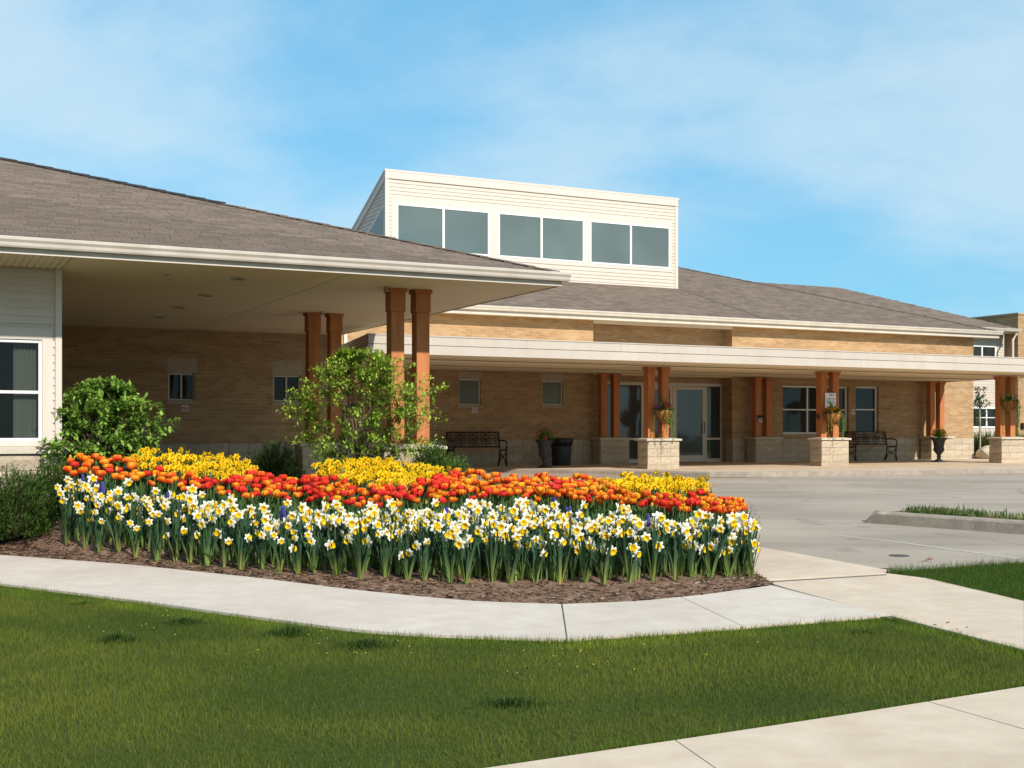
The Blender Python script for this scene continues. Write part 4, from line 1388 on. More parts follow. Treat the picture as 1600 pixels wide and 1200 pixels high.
fr_.add([(4, XE, xz), (xc, XE, xz), (xc - XR, XE + XR, xz + XSl * XR), (4, XE + XR, xz + XSl * XR), (xc, XE + 2 * XR, xz), (4, XE + 2 * XR, xz)], [(0, 1, 2, 3), (1, 4, 2), (3, 2, 4, 5)])
fr_.build('roof', 'roof_felt', FWG)
tab_stuff(FWG, lambda v: 12.0, lambda v: xc - (v - XE), XE - 0.03, XE + XR, lambda v: xz + XSl * (v - XE), None, 0.4, 0.17)
gutter(FWG, xu0, xc + 0.06, XE, xz - 0.13)
so = MB(); so.box(xu0, xc, XE, XV, xz - 0.17, xz - 0.14); so.build('eave_soffit', 'soffit', FWG)
dn = MB(); ud = u_at(1583, 23.2); dn.tube([(ud + 0.2, XE + 0.02, xz - 0.2), (ud, 23.22, xz - 0.5), (ud, 23.22, 0)], 0.06, 6); dn.build('downspout', 'trim_white', FWG)
lf = MB(); ul_ = u_at(1597, 23.3); zl_ = z_at(1597, 665, 23.3); lf.box(ul_ - 0.1, ul_ + 0.12, 23.15, 23.299, zl_ - 0.12, zl_ + 0.12); lf.build('wall_lamp', 'dark_fixture', FWG, bevel=0.02)


# ------------------------------------------------------------------ benches, urns, bin, baskets, signs
def make_bench(label, u, v, width):
    p = W(u, v, 0)
    t = thing('park_bench', label, 'bench', p, TH, 'iron park benches under the canopy')
    hw = width / 2
    for sx in (-1, 1):
        e = MB(); x = sx * hw
        e.tube([(x, -0.27, 0), (x, -0.23, 0.22), (x, -0.25, 0.44)], [0.028, 0.02, 0.022], 6)          # front leg
        e.tube([(x, 0.25, 0), (x, 0.17, 0.22), (x, 0.15, 0.44), (x, 0.24, 0.90)], [0.028, 0.02, 0.022, 0.02], 6)   # rear leg and back post
        e.tube([(x, -0.26, 0.43), (x, 0.16, 0.42)], 0.02, 6)
        e.tube([(x, 0.19, 0.66), (x, 0.0, 0.68), (x, -0.20, 0.66), (x, -0.29, 0.60), (x, -0.27, 0.53), (x, -0.24, 0.44)], 0.02, 6)
        e.tube([(x, -0.24, 0.03), (x, -0.12, 0.22), (x, 0.0, 0.29), (x, 0.10, 0.22), (x, 0.21, 0.03)], 0.013, 5)
        e.tube([(x, -0.22, 0.36), (x, -0.02, 0.20), (x, 0.14, 0.38)], 0.013, 5)
        e.build('end_frame', 'iron', t, smooth=True)
    b = MB()
    def bp(x, s, d=0.0):       # point on the leaning back
        return (x, 0.165 + 0.075 * s + d, 0.50 + 0.40 * s)
    for s in (0.02, 0.98):
        b.tube([bp(-hw, s), bp(hw, s)], 0.024 if s > .5 else 0.02, 6)
    for s in (0.24, 0.78):
        b.tube([bp(-hw, s), bp(hw, s)], 0.012, 5)
    for i in range(-2, 3):
        b.tube([bp(i * hw / 2, 0.02), bp(i * hw / 2, 0.98)], 0.013, 5)
    b.build('back_frame', 'iron', t, smooth=True)
    sc_ = MB()
    n = 8
    for i in range(n):
        x = -hw + (i + 0.5) * width / n
        c0 = bp(x, 0.5)
        sc_.ring(c0, 0.072, 0.011, 12)
        sc_.ring(bp(x, 0.5), 0.03, 0.010, 8)
        for a in range(6):
            an = a * pi / 3 + 0.3
            sc_.tube([(c0[0] + 0.03 * cos(an), c0[1], c0[2] + 0.03 * sin(an)), (c0[0] + 0.075 * cos(an + .5), c0[1], c0[2] + 0.075 * sin(an + .5))], 0.009, 4)
        for s in (0.12, 0.88):
            sc_.tube([bp(x - 0.07, s - .06), bp(x, s + .05), bp(x + 0.07, s - .06)], 0.009, 4)
    sc_.build('scrollwork', 'iron', t)
    for k in range(5):
        s = MB(); y = -0.25 + k * 0.088
        s.box(-hw + 0.012, hw - 0.012, y, y + 0.072, 0.452 - 0.006 * k * 0.5, 0.478 - 0.006 * k * 0.5); s.build('seat_slat', 'seat_wood', t, bevel=0.006)
    return t


bu0, bu1 = u_at(703, 13.3), u_at(791, 13.3)
make_bench('black iron bench with scrolled back below the small window and no-smoking sign', (bu0 + bu1) / 2, 13.42, (bu1 - bu0) * 0.93)
bu0, bu1 = u_at(1330, 13.3), u_at(1398, 13.3)
make_bench('black iron bench with scrolled back beneath the narrow single window on the right', (bu0 + bu1) / 2, 13.42, (bu1 - bu0) * 0.93)


def urn(label, px, py_base, h):
    k = (py_base - 672) / F
    y = EYE / k; x = (px - 800) / F * y
    t = thing('garden_urn', label, 'urn', (x, y, 0), TH, 'dark pedestal urns on the patio')
    b = MB(); b.box(-0.155, 0.155, -0.155, 0.155, 0, 0.035); b.build('base', 'urn_iron', t, bevel=0.008)
    s = MB()
    pr = [(0.12, 0.035), (0.115, 0.06), (0.06, 0.09), (0.045, 0.13), (0.075, 0.155), (0.048, 0.18), (0.075, 0.24), (0.13, 0.30), (0.155, 0.35), (0.16, 0.38), (0.15, 0.40),
          (0.142, 0.44), (0.155, 0.53), (0.185, 0.63), (0.235, 0.685), (0.245, 0.70), (0.235, 0.712), (0.19, 0.70), (0.17, 0.66), (0.165, 0.62)]
    s.lathe([(r, z * h / 0.71) for r, z in pr], 28); s.build('bowl', 'urn_iron', t, smooth=True)
    for i in range(14):
        pass
    return t


U1 = urn('dark pedestal urn of red flowers standing in front of the black bin', 851, 731, 0.70)
U2 = urn('dark pedestal urn of orange flowers near the right end of the patio', 1467, 722, 0.72)


def leaf(mb, p, d, up, L, wd, col, fold=0.25, droop=0.0):
    """folded pointed leaf: base p, direction d"""
    d = d.normalized(); s = d.cross(up)
    if s.length < 1e-4:
        s = d.cross(Vector((1, 0.2, 0.1)))
    s.normalize(); n = s.cross(d)
    m = p + d * L * 0.5 + n * (wd * fold)
    tip = p + d * L - Vector((0, 0, droop * L))
    a = p + d * L * 0.45 + s * wd * 0.5; b = p + d * L * 0.45 - s * wd * 0.5
    cm_ = tuple(c * 0.92 for c in col)
    mb.add([p, a, tip, b, m - n * wd * fold * 1.6], [(0, 1, 2, 4), (0, 4, 2, 3)], [cm_, col, col, col, cm_])


def rdir(r):
    z = r.uniform(-1, 1); a = r.uniform(0, 2 * pi); q = math.sqrt(1 - z * z)
    return Vector((q * cos(a), q * sin(a), z))


def bouquet(name, label, cat, loc, rad, h, n, greens, blooms, nb, group=None, bloom_r=0.03, trail=0, spike=0, seed=1):
    """mounded plant: leaves, blooms and optional trailing stems"""
    r = random.Random(seed)
    t = thing(name, label, cat, loc, 0, group)
    mb = MB()
    for i in range(n):
        d = rdir(r); d.z = abs(d.z)
        q = r.uniform(0.35, 1.0)
        p = Vector((d.x * rad * q, d.y * rad * q, d.z * h * q))
        g = r.choice(greens); f_ = r.uniform(0.7, 1.3)
        leaf(mb, p, d + rdir(r) * 0.7, Vector((0, 0, 1)), r.uniform(0.05, 0.085), r.uniform(0.025, 0.04), tuple(c * f_ for c in g))
    for i in range(12):
        a = r.uniform(0, 6.28); q = r.uniform(0.2, 0.9)
        mb.tube([(0, 0, -0.05), (cos(a) * rad * q * .5, sin(a) * rad * q * .5, h * .4), (cos(a) * rad * q, sin(a) * rad * q, h * 0.8)], 0.004, 4, [greens[0]] * 3)
    mb.build('foliage', 'plant', t, col=True)
    bm_ = MB()
    for i in range(nb):
        d = rdir(r); d.z = abs(d.z) * 0.8 + 0.2; d.normalize()
        c = Vector((d.x * rad * 0.9, d.y * rad * 0.9, d.z * h * 1.08)); col = r.choice(blooms)
        s1 = d.cross(Vector((0.3, 0.2, 1))).normalized(); s2 = d.cross(s1)
        for k in range(6):
            an = k * pi / 3 + r.random(); e = s1 * cos(an) + s2 * sin(an)
            leaf(bm_, c, e + d * r.uniform(0.2, 0.9), d, bloom_r, bloom_r * 0.8, tuple(x * r.uniform(0.8, 1.1) for x in col))
    bm_.build('blooms', 'petal', t, col=True)
    if trail:
        tm = MB()
        for i in range(trail):
            a = r.uniform(-2.6, 0.9); x0, y0 = cos(a) * rad, sin(a) * rad
            L = r.uniform(0.25, 0.85)
            pts = [Vector((x0 * .6, y0 * .6, 0.03)), Vector((x0 * 1.05, y0 * 1.05, 0.02))]
            for k in range(1, 7):
                pts.append(Vector((x0 * (1.1 + 0.05 * sin(k * 1.4 + i)) + r.uniform(-.02, .02), y0 * 1.1 + r.uniform(-.02, .02), -L * k / 6)))
            g = r.choice(greens)
            tm.tube(pts, 0.004, 4, [g] * len(pts))
            for p in pts[1:]:
                for _ in range(5):
                    leaf(tm, p + Vector((0, 0, r.uniform(-.06, .06))), rdir(r) + Vector((0, 0, -.3)), Vector((0, 0, 1)), r.uniform(.03, .055), r.uniform(.02, .035), tuple(c * r.uniform(.7, 1.5) for c in g))
        tm.build('trailing_stems', 'plant', t, col=True)
    if spike:
        sp = MB()
        for i in range(spike):
            a = r.uniform(0, 6.28); ln = r.uniform(0.3, 0.55); q = r.uniform(0.05, 0.45)
            e = Vector((cos(a) * q, sin(a) * q * 0.6, 1)).normalized()
            s = e.cross(Vector((0, 1, 0))).normalized() * 0.008
            c_ = (0.07, 0.16, 0.035)
            tip = e * ln + Vector((cos(a) * q * .25, 0, -.03))
            sp.add([-s, s, e * ln * .55 + s * .8, e * ln * .55 - s * .8, tip], [(0, 1, 2, 3), (3, 2, 4)], [c_] * 5)
        sp.build('spikes', 'plant', t, col=True)
    return t


GREENS = [(0.12, 0.26, 0.035), (0.20, 0.36, 0.05), (0.08, 0.19, 0.03)]
for U, h_, cols, lab, sd_, nb in ((U1, 0.70, [(0.80, 0.03, 0.13), (0.85, 0.09, 0.22), (0.65, 0.015, 0.07)], 'bushy plant with crimson flowers growing in the urn by the bin', 11, 16),
                             (U2, 0.72, [(0.88, 0.32, 0.01), (0.88, 0.46, 0.02)], 'bushy plant with orange flowers growing in the right-hand urn', 12, 20)):
    bouquet('potted_plant', lab, 'plant', (U.location.x, U.location.y, h_ - 0.05), 0.25, 0.33, 560, GREENS, cols, nb + 10, None, 0.042, seed=sd_)

# litter bin with a black bag folded over its rim
bv = 13.35
bp_ = W(u_at(877, bv), bv, 0)
bn = thing('litter_bin', 'round black litter bin with a bag folded over its rim beside the urn', 'bin', bp_, TH)
m_ = MB(); m_.lathe([(0.245, 0), (0.25, 0.02), (0.275, 0.58), (0.27, 0.6)], 28); m_.build('barrel', 'bin_plastic', bn, smooth=True)
m_ = MB(); m_.lathe([(0.285, 0.53), (0.31, 0.60), (0.325, 0.70), (0.31, 0.735), (0.28, 0.725), (0.25, 0.62), (0.1, 0.55)], 28, wob=0.03); m_.build('bag', 'bin_bag', bn, smooth=True)


def basket(label, uc, v0, z, dx, sd_, blooms, group='coir baskets hung on the front columns'):
    p = W(uc + dx, v0, z)
    t = thing('hanging_basket', label, 'basket', p, TH, group, 1.3)
    m_ = MB()
    pr = [(0.012, -0.19), (0.06, -0.175), (0.12, -0.11), (0.165, -0.03), (0.185, 0.045), (0.17, 0.05), (0.14, 0.02), (0.02, 0.01)]
    m_.lathe(pr, 20, wob=0.03); m_.build('coir_liner', 'coir', t, smooth=True)
    wv = MB(); wv.ring((0, 0, 0.048), 0.19, 0.007, 22, 'z')
    for k in range(10):
        a = 2 * pi * k / 10
        for s in (-1, 1):
            pts = []
            for r_, z_, da in ((0.19, 0.048, 0), (0.17, -0.035, .12), (0.125, -0.115, .24), (0.065, -0.178, .36)):
                pts.append((r_ * 1.02 * cos(a + s * da), r_ * 1.02 * sin(a + s * da), z_))
            wv.tube(pts, 0.004, 4)
    wv.build('wire_frame', 'iron', t)
    hk = MB(); hk.tube([(0, 0.27, 0.1), (0, 0.20, 0.06), (0, 0.19, 0.05)], 0.008, 5); hk.build('bracket', 'iron', t)
    return t, p


BV = 9.52
bk_data = [(8.10, z_at(1038, 644, 9.6), (1036, 644), 'coir basket on the column pair nearest the glass doors', [(0.85, 0.04, 0.15), (0.35, 0.09, 0.42), (0.85, 0.12, 0.05)], 'red and purple flowers with long trailing ivy in the basket by the doors', 21),
           (13.5, 0, (1301, 649), 'coir basket hanging just below the white notice on the middle columns', [(0.85, 0.52, 0.03), (0.88, 0.36, 0.02)], 'yellow flowered trailing plant in the basket below the white notice', 22),
           (20.1, 0, (1577, 629), 'coir basket on the columns at the right end of the canopy', [(0.75, 0.48, 0.03), (0.75, 0.72, 0.6)], 'yellow and white flowered trailing plant in the rightmost basket', 23)]
for uc, _, (px, py), lab, bl, lab2, sd_ in bk_data:
    ub = u_at(px, BV); zb = z_at(px, py, BV)
    t, p = basket(lab, ub, BV, zb, 0, sd_, bl)
    bouquet('basket_plant', lab2, 'plant', (p.x, p.y, p.z + 0.02), 0.25, 0.20, 300, [(0.13, 0.26, 0.04), (0.22, 0.33, 0.06), (0.09, 0.19, 0.03)], bl, 26, 'plants in the hanging baskets', 0.05, 9, 8, sd_)


# signs


def no_smoking(label, px, py, v, size=0.17):
    u, z = u_at(px, v), z_at(px, py, v)
    p = W(u, v, z)
    t = thing('no_smoking_sign', label, 'sign', p, TH, 'no smoking signs on the walls')
    h = size / 2
    m_ = MB(); m_.box(-h, h, -0.006, 0, -h * 1.05, h * 1.05); m_.build('plate', 'sign_face', t)
    m_ = MB(); e = 0.0085
    m_.box(-h, h, -e, -0.0062, -h * 1.05, -h * 0.93); m_.box(-h, h, -e, -0.0062, h * 0.93, h * 1.05); m_.box(-h, -h * .9, -e, -0.0062, -h * .93, h * .93); m_.box(h * .9, h, -e, -0.0062, -h * .93, h * .93)
    m_.build('border', 'ink', t)
    m_ = MB(); m_.box(-h * .42, h * .35, -0.009, -0.0063, -h * .10, h * .08); m_.tube([(h * .38, -0.008, h * .12), (h * .30, -0.008, h * .3), (h * .42, -0.008, h * .42)], 0.004, 4); m_.build('cigarette', 'ink', t)
    m_ = MB(); m_.ring((0, -0.010, 0), h * 0.62, 0.008, 20); a = h * 0.44
    m_.add([(-a - .006, -0.0125, a - .006), (-a + .006, -0.0125, a + .006), (a + .006, -0.0125, -a + .006), (a - .006, -0.0125, -a - .006)], [(0, 1, 2, 3)])
    m_.build('prohibition_ring', 'sign_red', t)


no_smoking('square no smoking sign on the brick above the left bench', 742, 640.5, MV - 0.002)
no_smoking('square no smoking sign on the dark porch wall under its small window', 289, 638, pw - 0.002, 0.15)
no_smoking('square no smoking sign on the brick strip beside the narrow window', 1333, 643.5, MV - 0.002)
u, v = u_at(1297.5, 9.80), 9.80
zt_, zb_ = z_at(1297, 614, v), z_at(1297, 638, v)
p = W(u, v, (zt_ + zb_) / 2)
ns_ = thing('notice_sign', 'white notice with lines of dark print on the middle column pair', 'sign', p, TH)
hw_, hh_ = 0.185, (zt_ - zb_) / 2
m_ = MB(); m_.box(-hw_, hw_, -0.008, 0, -hh_, hh_); m_.build('plate', 'sign_face', ns_, bevel=0.003)
rr = random.Random(5)
for zc_, hg, x0, x1, mt in ((0.62, 0.052, -0.06, 0.15, 'ink_grey'), (0.18, 0.028, -0.16, 0.16, 'ink'), (-0.12, 0.02, -0.14, 0.155, 'ink_grey'), (-0.38, 0.028, -0.145, 0.12, 'ink')):
    m_ = MB(); x = x0; z0_ = zc_ * hh_
    while x < x1:
        w_ = hg * 0.62
        if rr.random() < 0.16:
            x += w_ * 0.8; continue
        s = hg * 0.16
        for q in range(3):       # small strokes that read as unreadable letters
            k = rr.randrange(3)
            if k == 0: m_.box(x, x + s, -0.0095, -0.0082, z0_, z0_ + hg)
            elif k == 1: m_.box(x + s, x + w_, -0.0096, -0.0082, z0_ + hg * rr.choice((0, .42, .84)), z0_ + hg * rr.choice((0, .42, .84)) + s)
            else: m_.box(x + w_ - s, x + w_, -0.0094, -0.0082, z0_, z0_ + hg)
        x += w_ * 1.35
    m_.build('print_line', mt, ns_)
# door intercom and socket on the columns
u = u_at(1187, 13.64); z = z_at(1187, 655, 13.64)
t = thing('intercom_box', 'small grey call box fixed to the cedar column right of the doors', 'intercom', W(u, 13.645, z), TH)
m_ = MB(); m_.box(-0.07, 0.07, -0.05, 0, -0.10, 0.04); m_.build('housing', 'device_grey', t, bevel=0.008)
m_ = MB(); m_.prism([(-0.075, 0.04), (0, 0.04), (0, 0.12), (-0.05, 0.10)], -0.075, 0.075); m_.build('hood', 'dark_fixture', t)
m_ = MB(); m_.box(-0.045, 0.045, -0.054, -0.0505, -0.03, 0.02); m_.build('speaker_grille', 'ink_grey', t)
u0_ = FRONT_P[1] - 0.06 - 0.205 - 0.1
zz = z_at(1279, 651, 9.93)
t = thing('socket_box', 'small dark socket box on the shaded side of the middle column', 'socket', W(u0_ - 0.002, 9.93, zz), TH)
m_ = MB(); m_.box(-0.035, 0, -0.04, 0.04, -0.06, 0.06); m_.build('box_body', 'dark_fixture', t, bevel=0.006)
m_ = MB(); m_.box(-0.045, -0.0351, -0.034, 0.034, -0.002, 0.05); m_.build('flap', 'ink', t)

# ------------------------------------------------------------------ flower bed
BASE = [(-150, 850), (60, 855), (100, 861), (200, 874), (350, 890), (500, 903), (650, 911), (800, 917), (900, 918), (1050, 912), (1176, 903.5), (1207, 915.5), (1230, 923)]
BACK = [(-150, 715), (90, 712), (110, 702), (200, 702), (300, 700), (370, 706), (400, 722), (440, 736), (485, 734), (520, 713), (600, 709), (690, 727), (720, 732), (800, 737), (880, 738), (945, 740),
        (1050, 737), (1100, 742), (1115, 764), (1160, 772), (1230, 780)]
WTOP = [(90, 741), (150, 744), (180, 760), (250, 762), (320, 768), (400, 784), (450, 785), (560, 786), (650, 788), (740, 780), (800, 781), (850, 784), (900, 794), (1000, 797), (1100, 798), (1175, 806)]
TLOW = [(100, 738), (200, 738), (300, 752), (400, 770), (450, 772), (560, 779), (650, 778), (750, 768), (850, 767), (950, 775), (1050, 786), (1165, 793)]
TTOP = [(100, 702), (198, 703), (206, 720), (250, 728), (300, 736), (350, 738), (392, 730), (400, 728), (440, 738), (480, 737), (505, 735), (560, 746), (600, 749), (650, 746), (690, 738), (700, 727), (800, 735),
        (880, 736), (940, 738), (947, 752), (1000, 762), (1050, 765), (1090, 760), (1104, 757), (1115, 764), (1160, 772)]
DEP = [(90, 1.3), (170, 1.6), (260, 2.5), (400, 3.6), (700, 4.6), (900, 4.6), (1100, 3.8), (1180, 3.0)]
HW, HT, HY = 0.50, 0.44, 0.42


def bed_col(px):
    g = G(px, interp(px, BASE)); d = interp(px, DEP)
    yb = g.y + d
    back = (interp(px - 18, BACK) + interp(px, BACK) + interp(px + 18, BACK)) / 3
    zb = EYE - (back - 672) / F * yb - 0.43
    edge = 1.0
    if px > 1176: edge = 0.0
    elif px > 1150: edge = 1 - (px - 1150) / 40.0
    if px < 96: edge = max(0.15, 1 - (96 - px) / 90.0)
    return g.y, g.z, d, (zb - g.z) / d * edge


COLS = {}


def bcol(px):
    k = int(round(px / 4))
    if k not in COLS:
        COLS[k] = bed_col(k * 4)
    return COLS[k]


def bed_pt(px, t):
    """point of the planted slope: picture column px, t metres behind the front edge"""
    yf, zf, d, sl = bcol(px)
    y = yf + t
    z = zf + 0.02 + sl * t if t > 0 else max(gz(y) + 0.012, zf + 0.02 + sl * t * 0.3)
    if t > d:
        z = max(gz(y) - 0.02, zf + 0.02 + sl * d - 0.45 * (t - d))
    return Vector(((px - 800) / F * y, y, z))


def t_for(px, head_y, h):
    yf, zf, d, sl = bcol(px)
    k = (head_y - 672) / F
    # EYE - k (yf + t) = zf + .02 + sl t + h
    return (EYE - k * yf - zf - 0.02 - h) / (sl + k)


mb = MB(); nX, nT = 150, 26
vs = []
for i in range(nX + 1):
    px = -160 + (1207 + 160) * i / nX
    yf, zf, d, sl = bcol(px)
    wy = G(px, interp(px, W_UP) - 0.6).y
    for j in range(nT + 1):
        s_ = j / nT
        if j <= 6:
            t = (wy - yf) * (1 - j / 6)
        else:
            t = max(0.12, (d + 1.9) * min(1.0, max(0.0, (1184 - px) / 26.0))) * ((j - 6) / (nT - 6))
        p = bed_pt(px, t)
        p.z += 0.02 * noise.noise(Vector((p.x * 7, p.y * 7, 0))) if 0 < j < nT else 0
        vs.append(p)
mb.add(vs, [(i * (nT + 1) + j, (i + 1) * (nT + 1) + j, (i + 1) * (nT + 1) + j + 1, i * (nT + 1) + j + 1) for i in range(nX) for j in range(nT)])
bed = mb.build('flower_bed', 'mulch', smooth=True)
tag(bed, 'mounded bed of brown bark mulch behind the curved white walk', kind='structure')
# bark chips along the open strip
mb = MB()
for i in range(9000):
    px = R.uniform(-155, 1205) if i % 3 else R.uniform(-155, 110)
    yf, zf, d, sl = bcol(px)
    wy = G(px, interp(px, W_UP) - 1.0).y
    t = (wy - yf) * R.uniform(-0.5, 0.98) if px > 100 else R.uniform(wy - yf, 1.2)
    p = bed_pt(px, t) + Vector((0, 0, 0.004))
    a = R.uniform(0, pi); L = R.uniform(0.01, 0.042); w_ = R.uniform(0.004, 0.011)
    d1 = Vector((cos(a), sin(a), R.uniform(-.25, .25))) * L; d2 = Vector((-sin(a), cos(a), R.uniform(-.5, .5))) * w_
    f_ = R.choice((0.35, 0.6, 0.9, 1.1, 1.6, 2.4)) * R.uniform(.8, 1.2)
    c = (0.15 * f_, 0.092 * f_, 0.06 * f_)
    mb.add([p - d1 - d2, p + d1 - d2, p + d1 + d2, p - d1 + d2], [(0, 1, 2, 3)], [c] * 4)
tag(mb.build('bark_chips', 'lawn', col=True), 'loose bark chips scattered over the front of the bed', kind='stuff')


def strap(mb, p, d, L, w, c0, c1, bend=0.15, seg=4, tipw=0.25, r=R, pale=0.0):
    """long strap leaf from p, mostly upright, bending towards d"""
    side = Vector((-d.y, d.x, 0))
    if side.length < 1e-5: side = Vector((1, 0, 0))
    side = (side.normalized() + Vector((r.uniform(-.5, .5), r.uniform(-.5, .5), 0))).normalized()
    vs, cs = [], []
    for i in range(seg + 1):
        s = i / seg
        q = p + Vector((d.x * L * (0.25 * s + bend * s * s), d.y * L * (0.25 * s + bend * s * s), L * (s - 0.35 * bend * s * s * s)))
        wd = w * (0.75 + 0.5 * min(s * 2, 1)) * (1 if s < 0.6 else 1 - (s - 0.6) / 0.4 * (1 - tipw)) * 0.5
        c = tuple(c0[k] + (c1[k] - c0[k]) * min(1, s * 1.9) for k in range(3))
        vs += [q - side * wd, q + side * wd]; cs += [c, c]
    mb.add(vs, [(2 * i, 2 * i + 1, 2 * i + 3, 2 * i + 2) for i in range(seg)], cs)


# ---- white daffodils: flower (petals) > trumpet; clump > leaves, flower
def daffodil_meshes(seed):
    r = random.Random(seed)
    m = MB()
    for k in range(6):
        a = k * pi / 3 + r.uniform(-.1, .1)
        L = 0.054 * r.uniform(.9, 1.1); w = 0.036
        back = 0.010 if k % 2 else 0.004
        tip = r.uniform(-0.012, 0.012)
        e = Vector((cos(a), 0, sin(a))); s = Vector((-sin(a), 0, cos(a)))
        pts = [(0.006, -.4), (0.45, -1), (0.8, -.62)]
        vs = [e * 0.004 + s * 0.004, e * 0.004 - s * 0.004, e * L * .45 + s * w * .5 + Vector((0, back * .4, 0)), e * L * .45 - s * w * .5 + Vector((0, back * .4 + .003, 0)),
              e * L * .8 + s * w * .34 + Vector((0, back + tip * .5, 0)), e * L * .8 - s * w * .34 + Vector((0, back + tip * .5, 0)), e * L + Vector((0, back + tip, 0)), e * L * .5 + Vector((0, back * .4 - .004, 0))]
        wh = (0.78, 0.77, 0.66) if k % 2 else (0.82, 0.81, 0.71)
        ctr = (0.76, 0.74, 0.48)
        m.add(vs, [(1, 0, 7), (0, 2, 7), (3, 1, 7), (2, 4, 7), (5, 3, 7), (4, 6, 7), (6, 5, 7)], [ctr, ctr, wh, wh, wh, wh, wh, wh])
    pet = m.mesh('daffodil_petals', 'petal')
    t = MB(); n = 14
    vs, cs, fs = [], [], []
    for j, (rad, y, c) in enumerate(((0.011, -0.004, (0.74, 0.56, 0.03)), (0.0145, -0.016, (0.86, 0.66, 0.015)), (0.022, -0.027, (0.90, 0.72, 0.015)), (0.030, -0.032, (0.92, 0.74, 0.02)), (0.021, -0.027, (0.88, 0.62, 0.012)), (0.010, -0.012, (0.72, 0.38, 0.008)))):
        for k in range(n):
            a = 2 * pi * k / n
            rr = rad * (1 + (0.13 * sin(k * 2.9 + seed) if j in (2, 3) else 0))
            vs.append((rr * cos(a), y + (0.003 * sin(k * 3.7) if j == 3 else 0), rr * sin(a))); cs.append(c)
    for j in range(5):
        for k in range(n):
            fs.append((j * n + k, j * n + (k + 1) % n, (j + 1) * n + (k + 1) % n, (j + 1) * n + k))
    fs.append(tuple(5 * n + k for k in range(n)))
    t.add(vs, fs, cs)
    tr = t.mesh('daffodil_trumpet', 'petal', smooth=True)
    return pet, tr


DAF = [daffodil_meshes(s) for s in range(4)]
DL0, DL1 = (0.38, 0.46, 0.11), (0.046, 0.096, 0.046)


def daffodil_clump_variant(seed, nl, heads, low=False):
    low = seed >= 40
    """leaf mesh with the flower stalks, and where the flowers sit"""
    r = random.Random(100 + seed)
    m = MB()
    for i in range(nl):
        a = r.uniform(0, 2 * pi); sp = r.uniform(0.1, 1.25)
        d = Vector((cos(a) * sp, sin(a) * sp * 0.8, 0))
        f_ = r.uniform(0.7, 1.35)
        c1 = tuple(c * f_ for c in DL1); c0 = tuple(c * r.uniform(.7, 1.1) for c in DL0)
        strap(m, Vector((cos(a) * 0.02 * r.random(), sin(a) * 0.02 * r.random(), -0.01)), d, r.uniform(0.30, 0.55), r.uniform(0.018, 0.034), c0, c1, r.choice((0.0, 0.05, 0.1, 0.2, 0.45)), 5, 0.3, r)
    out = []
    for k in range(heads):
        a = r.uniform(0, 2 * pi); q = r.uniform(0.02, 0.15)
        h = r.uniform(0.15, 0.34) if low else r.uniform(0.29, 0.56)
        x, y = cos(a) * q, sin(a) * q * 0.7 - 0.02
        yaw = r.gauss(0, 0.6); tilt = r.uniform(-0.28, 0.32)
        f = Vector((sin(yaw), -cos(yaw), -tilt)).normalized()
        hd = Vector((x, y, h))
        g = (0.06, 0.14, 0.035)
        bk = hd - f * 0.035
        m.tube([(x * .2, y * .2, 0), (x * .6, y * .6, h * .55), (bk.x - f.x * .01, bk.y - f.y * .01, h + 0.012), bk, hd - f * 0.006], [0.005, 0.0045, 0.004, 0.004, 0.007], 5, [(0.17, 0.26, 0.06), g, g, (0.28, 0.22, 0.09), (0.12, 0.2, 0.05)])
        out.append((hd, yaw, tilt, r.uniform(0, 2 * pi), r.uniform(.88, 1.15), r.randrange(4)))
    return m.mesh('daffodil_leaves', 'plant'), out


VAR = [daffodil_clump_variant(i, 8 + i % 5, (2, 2, 3, 2, 2, 2, 3, 1, 3, 2, 2, 3, 2, 1, 3, 1)[i]) for i in range(16)]
VARLOW = []
for i in range(6):
    me_, hs_ = daffodil_clump_variant(40 + i, 8 + i % 3, (1, 2, 1, 0, 1, 2)[i])
    VARLOW.append(len(VAR)); VAR.append((me_, hs_))
WLAB = 'clump of white daffodils with yellow trumpets in the front rows of the flower bed'
FIRST = {}


def place_daffodil(p, scale, rz, low=0.0):
    k = R.choice(VARLOW) if R.random() < low else R.randrange(16)
    if k not in FIRST:
        t = thing('white_daffodil', WLAB, 'daffodil', p, rz, 'white daffodils along the front of the bed', scale)
        link('leaves', VAR[k][0], t)
        for hd, yaw, tilt, roll, s, m_ in VAR[k][1]:
            f = link('flower', DAF[m_][0], t, hd, None, s)
            f.rotation_euler = (Matrix.Rotation(yaw, 4, 'Z') @ Matrix.Rotation(tilt, 4, 'X') @ Matrix.Rotation(roll, 4, 'Y')).to_euler()
            link('trumpet', DAF[m_][1], f)
        FIRST[k] = t
        return t
    c = copy_tree(FIRST[k])
    c.location = p; scale *= R.uniform(.92, 1.06); c.rotation_euler = (0, 0, rz); c.scale = (scale,) * 3
    return c


taken = []


def free(p, dmin):
    for q in taken:
        if abs(q[0] - p.x) < dmin and (q[0] - p.x) ** 2 + (q[1] - p.y) ** 2 < dmin * dmin:
            return False
    taken.append((p.x, p.y)); return True


